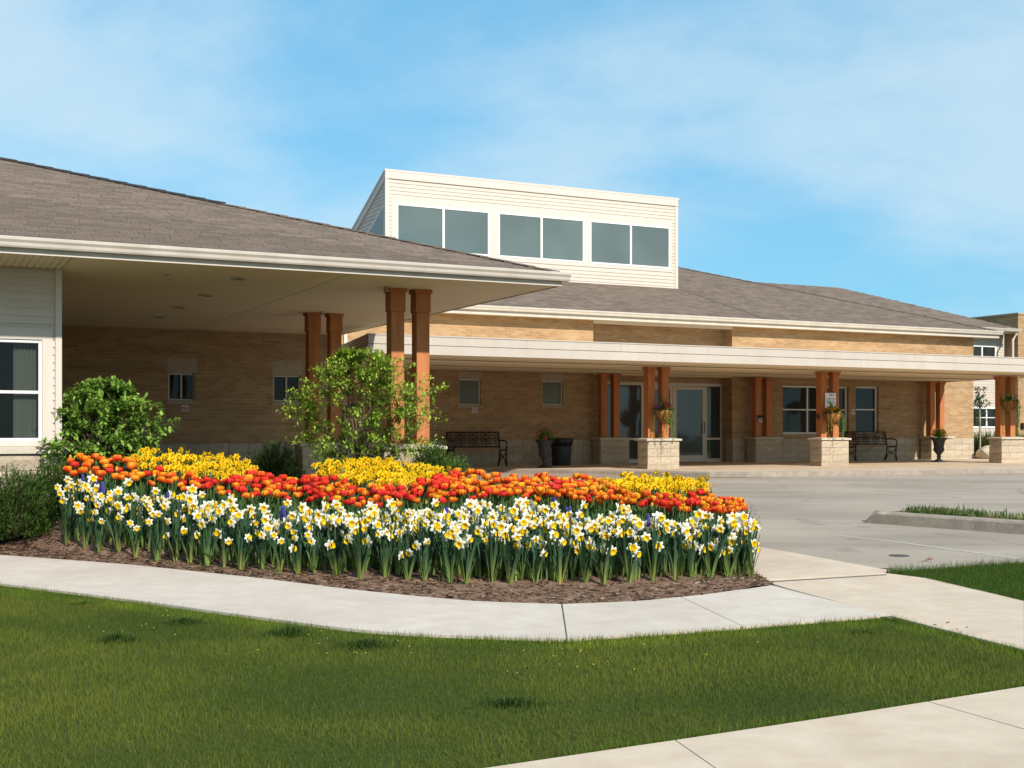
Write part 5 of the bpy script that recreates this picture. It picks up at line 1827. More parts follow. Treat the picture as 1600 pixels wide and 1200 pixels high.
n_w = 0
px = 104.0
while px < 1176:                                  # a clear front row
    p = bed_pt(px, R.uniform(-0.07, 0.10)); taken.append((p.x, p.y))
    place_daffodil(p, R.uniform(0.82, 1.08), R.uniform(-.5, .5), 0.6); n_w += 1
    px += R.uniform(22, 37) * 12.5 / p.y
tries = 0
while n_w < 298 and tries < 20000:
    tries += 1
    px = R.uniform(99, 1172)
    tw = t_for(px, interp(px, WTOP) + 6, HW)
    tw = max(min(0.5, bcol(px)[2] * .5), min(tw, 2.6, bcol(px)[2] * .7))
    t = 0.22 + (tw - 0.22) * R.random() ** 0.8
    p = bed_pt(px, t)
    if free(p, 0.098):
        place_daffodil(p, R.uniform(0.86, 1.1), R.uniform(-.5, .5)); n_w += 1
print('white daffodils', n_w, tries)


# ---- tulips
def tulip_bloom(seed, tone):
    r = random.Random(200 + seed)
    m = MB()
    for ring in (0, 1):
        for k in range(3):
            a = k * 2 * pi / 3 + ring * pi / 3 + r.uniform(-.15, .15)
            e = Vector((cos(a), sin(a), 0)); s = Vector((-sin(a), cos(a), 0))
            op = r.uniform(0.85, 1.2) * (1.08 if ring else 0.84)
            base = (0.84, 0.52, 0.02); mid_, edge = tone
            if not ring and seed % 6 not in (2, 3): mid_ = tuple(mid_[q_] * .65 + (0.86, 0.46, 0.02)[q_] * .35 for q_ in range(3)); edge = tuple(edge[q_] * .5 + (0.88, 0.58, 0.03)[q_] * .5 for q_ in range(3))
            prof = [(0.006, 0.0, 0.010), (0.034 * op, 0.008, 0.032), (0.048 * op, 0.032, 0.040), (0.046 * op, 0.060, 0.030), (0.041 * op, 0.074, 0.006)]
            vs, cs = [], []
            for j, (q, z, w) in enumerate(prof):
                cm_ = mid_ if j < 3 else (tuple((mid_[q_] + edge[q_]) * .5 for q_ in range(3)) if j == 3 else edge)
                for x in (-1, 0, 1):
                    bow = -0.006 * (x * x) if j else 0
                    vs.append(e * (q + bow) + s * (w * x) + Vector((0, 0, z + (0.003 if x else 0))))
                    cs.append(base if j == 0 else (tuple(mid_[q_] * .62 + edge[q_] * .38 for q_ in range(3)) if x and j in (1, 2) else (edge if x and j > 2 else cm_)))
            fs = [(j * 3 + x, j * 3 + x + 1, (j + 1) * 3 + x + 1, (j + 1) * 3 + x) for j in range(4) for x in range(2)]
            m.add(vs, fs, cs)
    m.tube([(0, 0, 0), (0, 0, 0.02)], [0.004, 0.006], 5, [(0.5, 0.45, 0.05)] * 2)
    return m.mesh('tulip_petals', 'petal', smooth=True)


TONES = [((0.64, 0.022, 0.012), (0.80, 0.17, 0.015)), ((0.66, 0.03, 0.012), (0.84, 0.24, 0.02)), ((0.62, 0.016, 0.018), (0.74, 0.07, 0.02)), ((0.64, 0.024, 0.03), (0.72, 0.06, 0.03)),
         ((0.68, 0.036, 0.012), (0.86, 0.33, 0.02)), ((0.76, 0.16, 0.012), (0.86, 0.46, 0.03))]
TUL = [tulip_bloom(i, TONES[i % 6]) for i in range(12)]


def tulip_bud(seed):
    r = random.Random(250 + seed); m = MB(); n = 7
    prof = [(.006, 0), (.016, .012), (.019, .03), (.013, .05), (.003, .062)]
    c_ = [(.30, .32, .06), (.45, .36, .06), (.70, .45, .06), (.74, .36, .05), (.72, .28, .04)]
    m.add([(q * cos(2 * pi * k / n), q * sin(2 * pi * k / n), z) for q, z in prof for k in range(n)], [(j * n + k, j * n + (k + 1) % n, (j + 1) * n + (k + 1) % n, (j + 1) * n + k) for j in range(4) for k in range(n)],
          [tuple(x * r.uniform(.9, 1.1) for x in c_[j]) for j in range(5) for k in range(n)])
    return m.mesh('tulip_bud', 'petal', smooth=True)


TUL += [tulip_bud(0), tulip_bud(1)]


def tulip_leaves(seed):
    r = random.Random(300 + seed)
    m = MB()
    for i in range(5):
        a = r.uniform(0, 2 * pi); d = Vector((cos(a), sin(a), 0)) * r.uniform(.3, .9)
        f_ = r.uniform(0.75, 1.3)
        strap(m, Vector((0, 0, 0)), d, r.uniform(0.22, 0.38), r.uniform(0.028, 0.045), (0.13 * f_, 0.19 * f_, 0.045 * f_), (0.085 * f_, 0.165 * f_, 0.05 * f_), r.uniform(.1, .5), 4, 0.1, r)
    lean = Vector((r.uniform(-.04, .04), r.uniform(-.04, .04), 0))
    m.tube([(0, 0, 0), (lean.x * .4, lean.y * .4, 0.2), (lean.x, lean.y, HT - 0.06)], 0.0045, 5, [(0.16, 0.22, 0.06)] * 3)
    return m.mesh('tulip_leaves', 'plant'), lean


TLV = [tulip_leaves(i) for i in range(8)]
TFIRST = {}


def place_tulip(p, scale, rz, k, j, tilt):
    if (k, j) not in TFIRST:
        t = thing('tulip', 'open red and orange tulip with yellow edged petals in the middle band of the bed', 'tulip', p, rz, 'red and orange tulips in the flower bed', scale)
        link('leaves', TLV[k][0], t)
        b = link('bloom', TUL[j], t, (TLV[k][1].x, TLV[k][1].y, HT - 0.062), tilt, R.uniform(.78, .98))
        TFIRST[(k, j)] = t
        return
    c = copy_tree(TFIRST[(k, j)]); c.location = p; c.rotation_euler = (0, 0, rz); c.scale = (scale,) * 3


spots = []
taken = []
tries = 0
while len(spots) < 600 and tries < 60000:
    tries += 1
    px = R.uniform(104, 1163)
    a, b = t_for(px, interp(px, TLOW), HT), t_for(px, interp(px, TTOP) + 4, HT)
    d = bcol(px)[2]
    a = max(a, min(0.9, d * .45)); b = min(b, d + 0.15)
    if b <= a: continue
    dens = 1.0
    t = a + (b - a) * R.random() ** 0.8
    p = bed_pt(px, t)
    if free(p, 0.077):
        spots.append((p, px))
print('tulips', len(spots), tries)
spots.sort(key=lambda q: q[0].y)
extra = MB()


def emb(mb, me, M):
    """add a mesh, moved by M, to a mesh under construction"""
    o = len(mb.v)
    ca = me.color_attributes['Col'].data
    for v_ in me.vertices:
        mb.v.append(tuple(M @ v_.co))
    for q in ca:
        mb.c.append(tuple(q.color)[:3])
    for f_ in me.polygons:
        mb.f.append(tuple(i + o for i in f_.vertices)); mb.mi.append(mb.m)


near_red = lambda px: 300 < px < 690 or 1000 < px < 1110
for i, (p, px) in enumerate(spots):
    k = R.randrange(8)
    j = R.randrange(12)
    if near_red(px) and R.random() < 0.36: j = R.choice((2, 3, 8, 9))
    elif not near_red(px) and R.random() < 0.35: j = R.choice((0, 1, 4, 6, 7, 10))
    if R.random() < .07: j = R.choice((12, 13))
    sc_ = R.uniform(0.84, 1.04); rz_ = R.uniform(0, 6.28)
    tilt = (R.uniform(-.45, .45), R.uniform(-.45, .45), 0)
    if i < 300:
        place_tulip(p, sc_, rz_, k, j, tilt)
    else:
        M = Matrix.Translation(p) @ Matrix.Rotation(rz_, 4, 'Z') @ Matrix.Scale(sc_, 4)
        extra.m = 0; emb(extra, TLV[k][0], M)
        extra.m = 1; emb(extra, TUL[j], M @ Matrix.Translation((TLV[k][1].x, TLV[k][1].y, HT - 0.062)))
tag(extra.build('far_tulips', ['plant', 'petal'], col=True), 'farther red and orange tulips at the back of the bed', kind='stuff')

# leafy ground between the flowers
mb = MB()
for i in range(3400):
    px = R.uniform(102, 1168)
    a, b = t_for(px, interp(px, TLOW), HT) - 0.5, bcol(px)[2]
    t = R.uniform(max(a, 0.5), max(b, 0.6)); p = bed_pt(px, t)
    f_ = R.uniform(.6, 1.3); an = R.uniform(0, 6.28)
    strap(mb, p, Vector((cos(an), sin(an), 0)) * R.uniform(.2, .8), R.uniform(.2, .36), R.uniform(.022, .04), (0.10 * f_, 0.15 * f_, 0.035 * f_), (0.075 * f_, 0.145 * f_, 0.04 * f_), R.uniform(0, .4), 3, .15)
tag(mb.build('tulip_foliage', 'plant', col=True), 'green leaves filling the gaps between the tulips', kind='stuff')
mb = MB()
for i in range(2700):
    px = R.uniform(102, 1174)
    tw = max(0.5, min(t_for(px, interp(px, WTOP), HW), 2.8))
    p = bed_pt(px, R.uniform(0.14, tw + 0.25)); f_ = R.uniform(.6, 1.25); an = R.uniform(0, 6.28)
    strap(mb, p, Vector((cos(an), sin(an), 0)) * R.uniform(.1, .6), R.uniform(.24, .48), R.uniform(.016, .028), (0.20 * f_, 0.26 * f_, 0.06 * f_), tuple(c * f_ for c in DL1), R.uniform(0, .3), 4, .3)
tag(mb.build('daffodil_foliage', 'plant', col=True), 'dark bluish strap leaves filling the gaps between the white daffodils', kind='stuff')


# ---- yellow daffodils of the three back patches
def yellow_daffodil(seed):
    r = random.Random(400 + seed)
    m = MB()
    for i in range(6):
        a = r.uniform(0, 6.28); f_ = r.uniform(.8, 1.2)
        strap(m, Vector((0, 0, 0)), Vector((cos(a), sin(a), 0)) * r.uniform(.1, .7), r.uniform(.26, .42), r.uniform(.012, .02), (0.12 * f_, 0.18 * f_, 0.08 * f_), (0.11 * f_, 0.19 * f_, 0.14 * f_), r.uniform(0, .3), 3, .3, r)
    for q in range(2 if seed % 2 else 3):
        x, y, h = r.uniform(-.07, .07), r.uniform(-.05, .05), HY - r.uniform(0, .08)
        m.tube([(0, 0, 0), (x, y, h)], 0.004, 4, [(0.10, 0.18, 0.05)] * 2)
        yaw = r.gauss(0, .7); f = Vector((sin(yaw), -cos(yaw), r.uniform(-.2, .5))).normalized()
        s1 = f.cross(Vector((0, 0, 1))).normalized(); s2 = s1.cross(f)
        c = Vector((x, y, h))
        for k in range(6):
            a = k * pi / 3 + r.random() * .3; e = s1 * cos(a) + s2 * sin(a); sd = f.cross(e)
            col = (0.80, 0.57, 0.010) if k % 2 else (0.84, 0.63, 0.014)
            m.add([c, c + e * .022 + sd * .016 - f * .004, c + e * .044, c + e * .022 - sd * .016 - f * .004], [(0, 1, 2), (0, 2, 3)], [(0.72, .38, .005), col, col, col])
        tv, tc_ = [], []
        for j, (rad, y_) in enumerate(((.009, 0), (.012, .016), (.019, .026))):
            for k in range(7):
                a = 2 * pi * k / 7; tv.append(c + (s1 * cos(a) + s2 * sin(a)) * rad + f * y_); tc_.append((0.82, 0.47, 0.006) if j < 2 else (0.86, .56, .008))
        m.add(tv, [(j * 7 + k, j * 7 + (k + 1) % 7, (j + 1) * 7 + (k + 1) % 7, (j + 1) * 7 + k) for j in range(2) for k in range(7)], tc_)
    return m.mesh('yellow_daffodil_plant', 'plant')


YEL = [yellow_daffodil(i) for i in range(8)]
PATCH = [(204, 396, 'left'), (497, 697, 'middle'), (945, 1104, 'right')]
yl = {'left': 'yellow daffodil plant in the back patch in front of the dark porch', 'middle': 'yellow daffodil plant in the back patch below the tall airy shrub',
      'right': 'yellow daffodil plant in the back patch beside the open drive'}
taken = []
ysp = []
tries = 0
while len(ysp) < 460 and tries < 60000:
    tries += 1
    x0, x1, nm = PATCH[tries % 3]
    px = R.uniform(x0, x1)
    a, b = t_for(px, interp(px, TTOP) + 3, HY), t_for(px, interp(px, BACK) + 5, HY)
    b = min(b, bcol(px)[2] + 0.1)
    if b <= a: continue
    p = bed_pt(px, R.uniform(a, b))
    if free(p, 0.075): ysp.append((p, nm))
print('yellow', len(ysp), tries)
ysp.sort(key=lambda q: q[0].y)
ext = MB()
for i, (p, nm) in enumerate(ysp):
    k = R.randrange(8); s_ = R.uniform(.88, 1.12); rz_ = R.uniform(-.8, .8)
    if i < 296:
        o = link('yellow_daffodil', YEL[k], None, p, (0, 0, rz_), s_)
        tag(o, yl[nm], 'daffodil', 'yellow daffodils in the %s patch' % nm)
    else:
        emb(ext, YEL[k], Matrix.Translation(p) @ Matrix.Rotation(rz_, 4, 'Z') @ Matrix.Scale(s_, 4))
tag(ext.build('far_yellow_daffodils', 'plant', col=True), 'yellow daffodils at the very back of the three patches', kind='stuff')

# ---- grape hyacinths
def muscari(seed):
    r = random.Random(500 + seed); m = MB()
    for i in range(4):
        a = r.uniform(0, 6.28)
        strap(m, Vector((0, 0, 0)), Vector((cos(a), sin(a), 0)) * .5, r.uniform(.25, .4), .01, (.1, .17, .05), (.05, .12, .05), .2, 3, .3, r)
    m.tube([(0, 0, 0), (0.01, 0, .42)], .004, 4, [(.12, .2, .06)] * 2)
    for i in range(34):
        z = .34 + .115 * i / 34; a = i * 2.4; q = 0.017 * (1 - .65 * i / 34)
        c = Vector((.01 + q * cos(a), q * sin(a), z)); f_ = r.uniform(.7, 1.3); col = (.11 * f_, .075 * f_, .42 * f_); e = .009
        m.add([c + Vector((e, 0, 0)), c + Vector((-e, 0, 0)), c + Vector((0, e, 0)), c + Vector((0, -e, 0)), c + Vector((0, 0, e * 1.2)), c - Vector((0, 0, e * 1.2))],
              [(0, 2, 4), (2, 1, 4), (1, 3, 4), (3, 0, 4), (2, 0, 5), (1, 2, 5), (3, 1, 5), (0, 3, 5)], [col] * 6)
    return m.mesh('grape_hyacinth_plant', 'plant')


MUS = [muscari(i) for i in range(3)]
for i, (px, py) in enumerate(((128, 747), (150, 757), (154, 762), (162, 760), (440, 806), (446, 810), (443, 818), (735, 794), (744, 792), (752, 797), (812, 786), (868, 790), (884, 797), (892, 799), (903, 802), (617, 806), (1012, 838), (1166, 822), (700, 812), (262, 798))):
    t = max(0.5, t_for(px, py, .45)); p = bed_pt(px, t)
    tag(link('grape_hyacinth', MUS[i % 3], None, p, (0, 0, R.uniform(0, 6)), R.uniform(1.0, 1.25)), 'violet blue grape hyacinth spike among the white daffodils', 'grape hyacinth', 'grape hyacinths among the daffodils')


# ------------------------------------------------------------------ shrubs and trees
def shrub(name, label, cat, loc, profile, nbr, nleaf, L, w, greens, seed, reach=1.0, group=None, trunk=0.016, bare=0.15, upness=0.5, depth=0.8, low=.88, stem=0.0):
    """profile: list of (height, half-width) giving the crown outline"""
    r = random.Random(seed)
    t = thing(name, label, cat, loc, 0, group)
    H = profile[-1][0]
    br = MB(); lf = MB()
    limbs = []
    if stem:
        br.tube([(0, 0, -.1), (.01, .01, stem * .5), (0, 0, stem + .05)], [trunk * 1.7, trunk * 1.5, trunk * 1.3], 7)
    for i in range(nbr):
        a = 2 * pi * (i + r.random() * .7) / nbr
        h = max(H * r.uniform(.4, .98), stem + .15)
        hw = interp(h, profile) * r.uniform(.3, .85)
        tip = Vector((cos(a) * hw, sin(a) * hw * depth, h))
        pts = [Vector((tip.x * (k / 5) ** 1.15 + r.uniform(-.03, .03) * k / 5, tip.y * (k / 5) ** 1.15 + r.uniform(-.03, .03) * k / 5, max(stem, 0) + (h - stem) * (k / 5) ** .85)) for k in range(6)]
        br.tube(pts, [trunk * (1 - .75 * k / 5) for k in range(6)], 5)
        limbs += pts[1:]
    nt = nleaf // 22
    for i in range(nt):
        z = H * (1 - r.random() ** 1.4 * low)
        a = r.uniform(0, 2 * pi); q = r.uniform(.05, 1.0) ** .5
        lump = 1 + .32 * noise.noise(Vector((cos(a) * 1.9 + seed, sin(a) * 1.9, z * 2.6)))
        if r.random() < .16: lump *= r.uniform(1.08, 1.24)
        hw = interp(z, profile) * q * lump
        e = Vector((cos(a) * hw, sin(a) * hw * depth, z * (1 + .04 * (lump - 1))))
        b0 = min(limbs, key=lambda w_: (w_ - e).length_squared + (0 if w_.z < e.z else .3))
        b = e.lerp(b0, min(1, .42 * reach / max((e - b0).length, .01)))
        br.tube([b0, b, e], [trunk * .25, trunk * .18, trunk * .07], 4)
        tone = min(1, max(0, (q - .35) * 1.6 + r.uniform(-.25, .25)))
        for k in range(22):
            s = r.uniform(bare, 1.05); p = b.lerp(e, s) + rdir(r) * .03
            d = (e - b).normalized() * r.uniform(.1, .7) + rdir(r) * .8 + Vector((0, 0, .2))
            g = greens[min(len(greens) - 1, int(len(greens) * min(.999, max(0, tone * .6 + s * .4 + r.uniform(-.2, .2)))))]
            f_ = r.uniform(.75, 1.3)
            leaf(lf, p, d, Vector((0, 0, 1)), L * r.uniform(.7, 1.25), w * r.uniform(.75, 1.2), tuple(c * f_ for c in g), .25, r.uniform(0, .25))
    br.build('branches', 'bark', t)
    lf.build('foliage', 'plant', t, col=True)
    return t


y1 = 15.85
x1_ = (164 - 800) / F * y1
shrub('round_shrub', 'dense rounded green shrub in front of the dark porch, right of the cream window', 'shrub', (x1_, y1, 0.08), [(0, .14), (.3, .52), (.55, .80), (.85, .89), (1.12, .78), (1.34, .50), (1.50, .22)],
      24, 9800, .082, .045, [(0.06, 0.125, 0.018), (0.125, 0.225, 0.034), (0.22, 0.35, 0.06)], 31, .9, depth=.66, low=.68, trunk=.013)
y2 = 16.75
x2_ = (564 - 800) / F * y2
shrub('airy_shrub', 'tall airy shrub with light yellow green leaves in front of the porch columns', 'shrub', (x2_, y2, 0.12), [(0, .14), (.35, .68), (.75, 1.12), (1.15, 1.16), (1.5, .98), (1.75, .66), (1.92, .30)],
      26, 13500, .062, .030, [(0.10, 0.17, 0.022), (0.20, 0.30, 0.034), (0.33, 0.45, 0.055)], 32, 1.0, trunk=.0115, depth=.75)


def juniper(label, loc, rx, ry, h, n, seed, tone=1.35, arch=0.5):
    r = random.Random(seed)
    t = thing('juniper_shrub', label, 'shrub', loc)
    m = MB(); st = MB()
    for i in range(n):
        d = rdir(r); d.z = abs(d.z)
        q = r.uniform(.3, 1.0) ** .6
        base = Vector((d.x * rx * q, d.y * ry * q, d.z * h * q))
        dirv = (Vector((d.x * .9, d.y * .9, .35 + arch * r.random())) + rdir(r) * .45).normalized()
        L = r.uniform(.10, .22)
        f_ = r.uniform(.6, 1.35) * tone
        c0 = (0.035 * f_, 0.068 * f_, 0.014 * f_); c1 = (0.085 * f_, 0.145 * f_, 0.026 * f_)
        for k in range(9):                                  # feathery spray
            s = k / 9
            p = base + dirv * L * s
            e = (dirv * .8 + rdir(r) * .65).normalized()
            sd = e.cross(Vector((.2, .1, 1))).normalized() * .0065
            ln = r.uniform(.03, .06)
            m.add([p - sd, p + sd, p + e * ln], [(0, 1, 2)], [c0, c0, c1])
        if i % 14 == 0:
            st.tube([(d.x * rx * .1, d.y * ry * .1, 0), base * .6 + Vector((0, 0, .02)), base + dirv * L * .6], [.012, .007, .003], 4)
    m.build('foliage', 'plant', t, col=True); st.build('branches', 'bark', t)
    return t


yj = 14.55
for px, yy, rx, ry, h, n, lab, sd_, z_ in (
        (18, 14.6, .55, .45, .74, 2600, 'low feathery juniper under the cream window at the left edge', 41, -0.33),
        (84, 15.1, .42, .40, .72, 2000, 'feathery juniper tucked between the window corner and the white daffodils', 42, -0.20),
        (-75, 14.3, .6, .45, .75, 1800, 'juniper cut off by the left edge of the view', 43, -0.36)):
    juniper(lab, ((px - 800) / F * yy, yy, z_), rx, ry, h, n, sd_)
yy = 18.2; juniper('dark juniper filling the dip between the two yellow daffodil patches', ((428 - 800) / F * yy, yy, 0.02), .42, .4, .70, 1500, 44, 1.2)
yy = 17.0; juniper('small bright juniper below the cap of the stone pier', ((672 - 800) / F * yy, yy, 0.25), .24, .25, .46, 800, 45, 1.7, .9)
yy = 17.6; juniper('little light green sprig by the left leg of the bench', ((712 - 800) / F * yy, yy, 0.20), .13, .14, .27, 260, 46, 2.0, .9)

# young tree, grass clump and boulder at the right end of the building
yt = OY + 24.6 * SA + 17 * CA
pt = G(1531, 711)
pt = Vector(((1531 - 800) / F * 41, 41, 0.10))
tr = thing('young_tree', 'young thin tree with sparse leaves between the brick corner and the end columns', 'tree', pt)
m_ = MB(); m_.tube([(0, 0, -0.1), (0.01, 0, .8), (-0.01, 0, 1.6), (0, 0, 2.35)], [.035, .03, .022, .008], 7); m_.build('trunk', 'pale_bark', tr)
r = random.Random(51); m_ = MB(); lf = MB()
for i in range(26):
    z0_ = r.uniform(.95, 2.2); a = r.uniform(0, 6.28); L_ = r.uniform(.25, .5) * (1.25 - z0_ / 3.2)
    e = Vector((cos(a) * L_, sin(a) * L_, z0_ + L_ * .6)); m_.tube([(0, 0, z0_), e * .5 + Vector((0, 0, z0_ * .5 + .02)), e], [.008, .005, .003], 4)
    for k in range(34):
        s = r.uniform(.2, 1.05); f_ = r.uniform(.7, 1.3)
        leaf(lf, Vector((0, 0, z0_)).lerp(e, s) + rdir(r) * .05, rdir(r), Vector((0, 0, 1)), r.uniform(.07, .11), r.uniform(.03, .05), (.05 * f_, .105 * f_, .03 * f_))
m_.build('limbs', 'bark', tr); lf.build('crown', 'plant', tr, col=True)
for px, yy, rx, h, lab, sd_ in ((1541, 42.5, .55, 1.0, 'tall clump of ornamental grass behind the end pier', 52), (1602, 42.5, .5, .95, 'ornamental grass clump at the right edge beyond the end pier', 53)):
    g_ = thing('grass_clump', lab, 'grass', ((px - 800) / F * yy, yy, 0.02))
    r = random.Random(sd_); m_ = MB()
    for i in range(700):
        a = r.uniform(0, 6.28); q = r.random() ** .5 * rx * .75; f_ = r.uniform(.6, 1.3)
        strap(m_, Vector((cos(a) * q, sin(a) * q, 0)), Vector((cos(a), sin(a), 0)) * r.uniform(.2, .9), h * r.uniform(.6, 1.1), .016, (.07 * f_, .10 * f_, .02 * f_), (.10 * f_, .14 * f_, .03 * f_), r.uniform(.1, .6), 4, .1, r)
    m_.build('blades', 'plant', g_, col=True, kind='stuff')
bm = bmesh.new(); bmesh.ops.create_icosphere(bm, subdivisions=3, radius=.42)
for v_ in bm.verts:
    n_ = noise.noise(v_.co * 2.3) * .16 + noise.noise(v_.co * 6) * .05
    v_.co = v_.co * (1 + n_); v_.co.z *= .72; v_.co.x *= 1.15
me = bpy.data.meshes.new('boulder'); bm.to_mesh(me); bm.free(); me.materials.append(MATS['boulder'])
bo = link('boulder', me, None, ((1549 - 800) / F * 40.2, 40.2, .14)); tag(bo, 'pale rounded boulder lying left of the end pier', 'rock')
be = MB(); be.lathe([(2.2, 0.0), (1.9, 0.05), (0.0, 0.07)], 24, (1560 - 800) / F * 42.2, 42.2, cap=False)
tag(be.build('planting_bed', 'mulch'), kind='structure')

# ------------------------------------------------------------------ grass
import numpy as np
rng = np.random.default_rng(3)


def seg_interp(x, pts):
    return np.interp(x, [p[0] for p in pts], [p[1] for p in pts])


def make_blades(name, label, X, Y, hgt, wid, cols):
    n = len(X)
    Z = np.interp(Y, [11, 29], [-0.5, -0.1])
    a = rng.uniform(0, 2 * np.pi, n); lean = rng.uniform(0.1, 0.9, n)
    b = rng.uniform(0, 2 * np.pi, n)
    dx, dy = np.cos(a) * wid * .5, np.sin(a) * wid * .5
    lx, ly = np.cos(b) * hgt * lean, np.sin(b) * hgt * lean
    co = np.zeros((n, 3, 3), np.float32)
    co[:, 0] = np.stack([X - dx, Y - dy, Z - .004], 1); co[:, 1] = np.stack([X + dx, Y + dy, Z - .004], 1); co[:, 2] = np.stack([X + lx, Y + ly, Z + hgt], 1)
    me = bpy.data.meshes.new(name)
    me.vertices.add(3 * n); me.vertices.foreach_set('co', co.ravel())
    me.loops.add(3 * n); me.loops.foreach_set('vertex_index', np.arange(3 * n, dtype=np.int32))
    me.polygons.add(n); me.polygons.foreach_set('loop_start', np.arange(0, 3 * n, 3, dtype=np.int32)); me.polygons.foreach_set('loop_total', np.full(n, 3, dtype=np.int32))
    ca = me.color_attributes.new('Col', 'FLOAT_COLOR', 'POINT')
    c4 = np.ones((n, 3, 4), np.float32); c4[:, :, :3] = cols[:, None, :]; c4[:, 2, :3] *= 1.18
    ca.data.foreach_set('color', c4.ravel())
    me.materials.append(MATS['lawn']); me.update(); me.validate()
    o = link(name, me); return tag(o, label, kind='stuff')


def lawn_points(n, y0, y1, pxlo, pxhi):
    # even density on the ground: pick y with probability proportional to its visible width
    Y = np.sqrt(rng.uniform(y0 * y0, y1 * y1, n)); px = rng.uniform(pxlo, pxhi, n)
    X = (px - 800) / F * Y
    Zg = np.interp(Y, [11, 29], [-0.5, -0.1])
    py = 672 + F * (EYE - Zg) / Y
    return X, Y, px, py


def vnoise(X, Y, s, seed):
    return np.array([noise.noise(Vector((x * s, y * s, seed))) for x, y in zip(X, Y)])


X, Y, px, py = lawn_points(460000, 4.3, 12.0, -260, 1860)
lo = seg_interp(px, [(-260, 885), (0, 915), (200, 940), (400, 968), (550, 988), (700, 998), (885, 1003), (1050, 992), (1200, 980), (1391, 965), (1600, 1019), (1900, 1100)]) + 1.0
hi = np.interp(px, [p[0] for p in FE], [p[1] for p in FE]) - 1.0
hi = np.where(px < 520, 1400, hi)
ok = (py > lo) & (py < hi)
X, Y, px, py = X[ok], Y[ok], px[ok], py[ok]
# patches: coarse grid noise
gx = np.linspace(-12, 12, 160); gy = np.linspace(3, 14, 90)
grid = np.array([[noise.noise(Vector((x * .55, y * .9, 3.1))) + .5 * noise.noise(Vector((x * 1.9, y * 2.3, 8.0))) for x in gx] for y in gy])
fx = np.clip((X + 12) / 24 * 159, 0, 158.99); fy = np.clip((Y - 3) / 11 * 89, 0, 88.99)
pn = grid[fy.astype(int), fx.astype(int)]
g_dark = np.array([0.044, 0.080, 0.010]); g_light = np.array([0.130, 0.152, 0.021]); g_dry = np.array([0.15, 0.13, 0.045])
m_ = np.clip(.48 + pn * 1.0 + rng.normal(0, .22, len(X)), 0, 1)[:, None]
cols = g_dark * (1 - m_) + g_light * m_
dry = rng.random(len(X)) < .045
cols[dry] = g_dry * rng.uniform(.7, 1.2, (dry.sum(), 1))
edge = (py - lo[ok] < 14) & (py - lo[ok] > 0)
cols[edge] = cols[edge] * np.array([1.25, 1.35, 1.0])
make_blades('lawn_grass', 'short mown grass of the front lawn', X, Y, rng.uniform(.012, .038, len(X)) * (1 + .5 * np.clip(pn, -.5, .5)), rng.uniform(.0025, .0045, len(X)), cols)
X, Y, px, py = lawn_points(150000, 9.5, 15, 1390, 1900)
lo = np.interp(px, [1398, 1600, 1900], [896, 880.5, 859]); hi = np.interp(px, [1398, 1600, 1900], [896, 942, 1018])
ok = (py > lo) & (py < hi)
X, Y = X[ok], Y[ok]
m_ = rng.random((len(X), 1))
make_blades('verge_grass', 'deep green grass between the path and the parking kerb', X, Y, rng.uniform(.02, .055, len(X)), rng.uniform(.003, .005, len(X)), g_dark * 1.05 * (1 - m_) + np.array([.06, .105, .018]) * m_)
# longer ragged blades along the far edge of that verge, and weeds on the island
nE = 900
px = 1392 + 208 * rng.random(nE) ** 1.6; pyy = np.interp(px, [1392, 1600], [896, 880]) + rng.uniform(0, 3, nE)
pp = [G(a, b) for a, b in zip(px, pyy)]
make_blades('ragged_grass', 'ragged longer grass at the edge of the parking kerb', np.array([p.x for p in pp]), np.array([p.y for p in pp]), rng.uniform(.04, .12, nE), rng.uniform(.004, .006, nE), np.array([.075, .12, .025]) * rng.uniform(.7, 1.4, (nE, 1)))
wm = MB(); r = random.Random(61)
for i in range(1500):
    s = r.uniform(.18, .97); k_ = r.random()
    if s > .6 and r.random() < .6: s = r.uniform(.18, .6)
    p = ptsI[0] + dI * (LI * s * .62) + nI * r.uniform(.2, .8); p.z = gz(p.y) + .145
    f_ = r.uniform(.7, 1.3); a = r.uniform(0, 6.28)
    c_ = (.085 * f_, .135 * f_, .03 * f_) if r.random() < .8 else (.2 * f_, .17 * f_, .07 * f_)
    strap(wm, p, Vector((cos(a), sin(a), 0)) * r.uniform(.2, 1.2), r.uniform(.03, .12) * (1.6 if r.random() < .06 else 1), .011, c_, c_, r.uniform(.1, .6), 3, .1, r)
tag(wm.build('island_weeds', 'plant', col=True), 'green weeds growing along the parking island', kind='stuff')

nE = 5200
px = rng.uniform(-200, 1390, nE); pyy = np.interp(px, [q[0] for q in W_LO], [q[1] for q in W_LO]) + 1.2 + np.abs(rng.normal(0, 2.2, nE))
px2 = rng.uniform(800, 1750, 3200); py2 = np.interp(px2, [q[0] for q in FE], [q[1] for q in FE]) - 1.5 - np.abs(rng.normal(0, 2.5, 3200))
px3 = rng.uniform(1395, 1640, 1300); py3 = np.interp(px3, [q[0] for q in LE], [q[1] for q in LE]) + 1.5 + np.abs(rng.normal(0, 2.0, 1300))
px = np.concatenate([px, px2, px3]); pyy = np.concatenate([pyy, py2, py3])
pp = [G(a, c) for a, c in zip(px, pyy)]
clump = np.array([noise.noise(Vector((q.x * 3.1, q.y * 3.1, 2.0))) for q in pp])
kk = clump > rng.uniform(-.55, .35, len(pp))
pp = [q for q, k_ in zip(pp, kk) if k_]
make_blades('edge_grass', 'uneven longer grass along the edges of the walks', np.array([q.x for q in pp]), np.array([q.y for q in pp]), rng.uniform(.025, .065, len(pp)), rng.uniform(.003, .005, len(pp)), np.array([.10, .145, .02]) * rng.uniform(.55, 1.25, (len(pp), 1)))

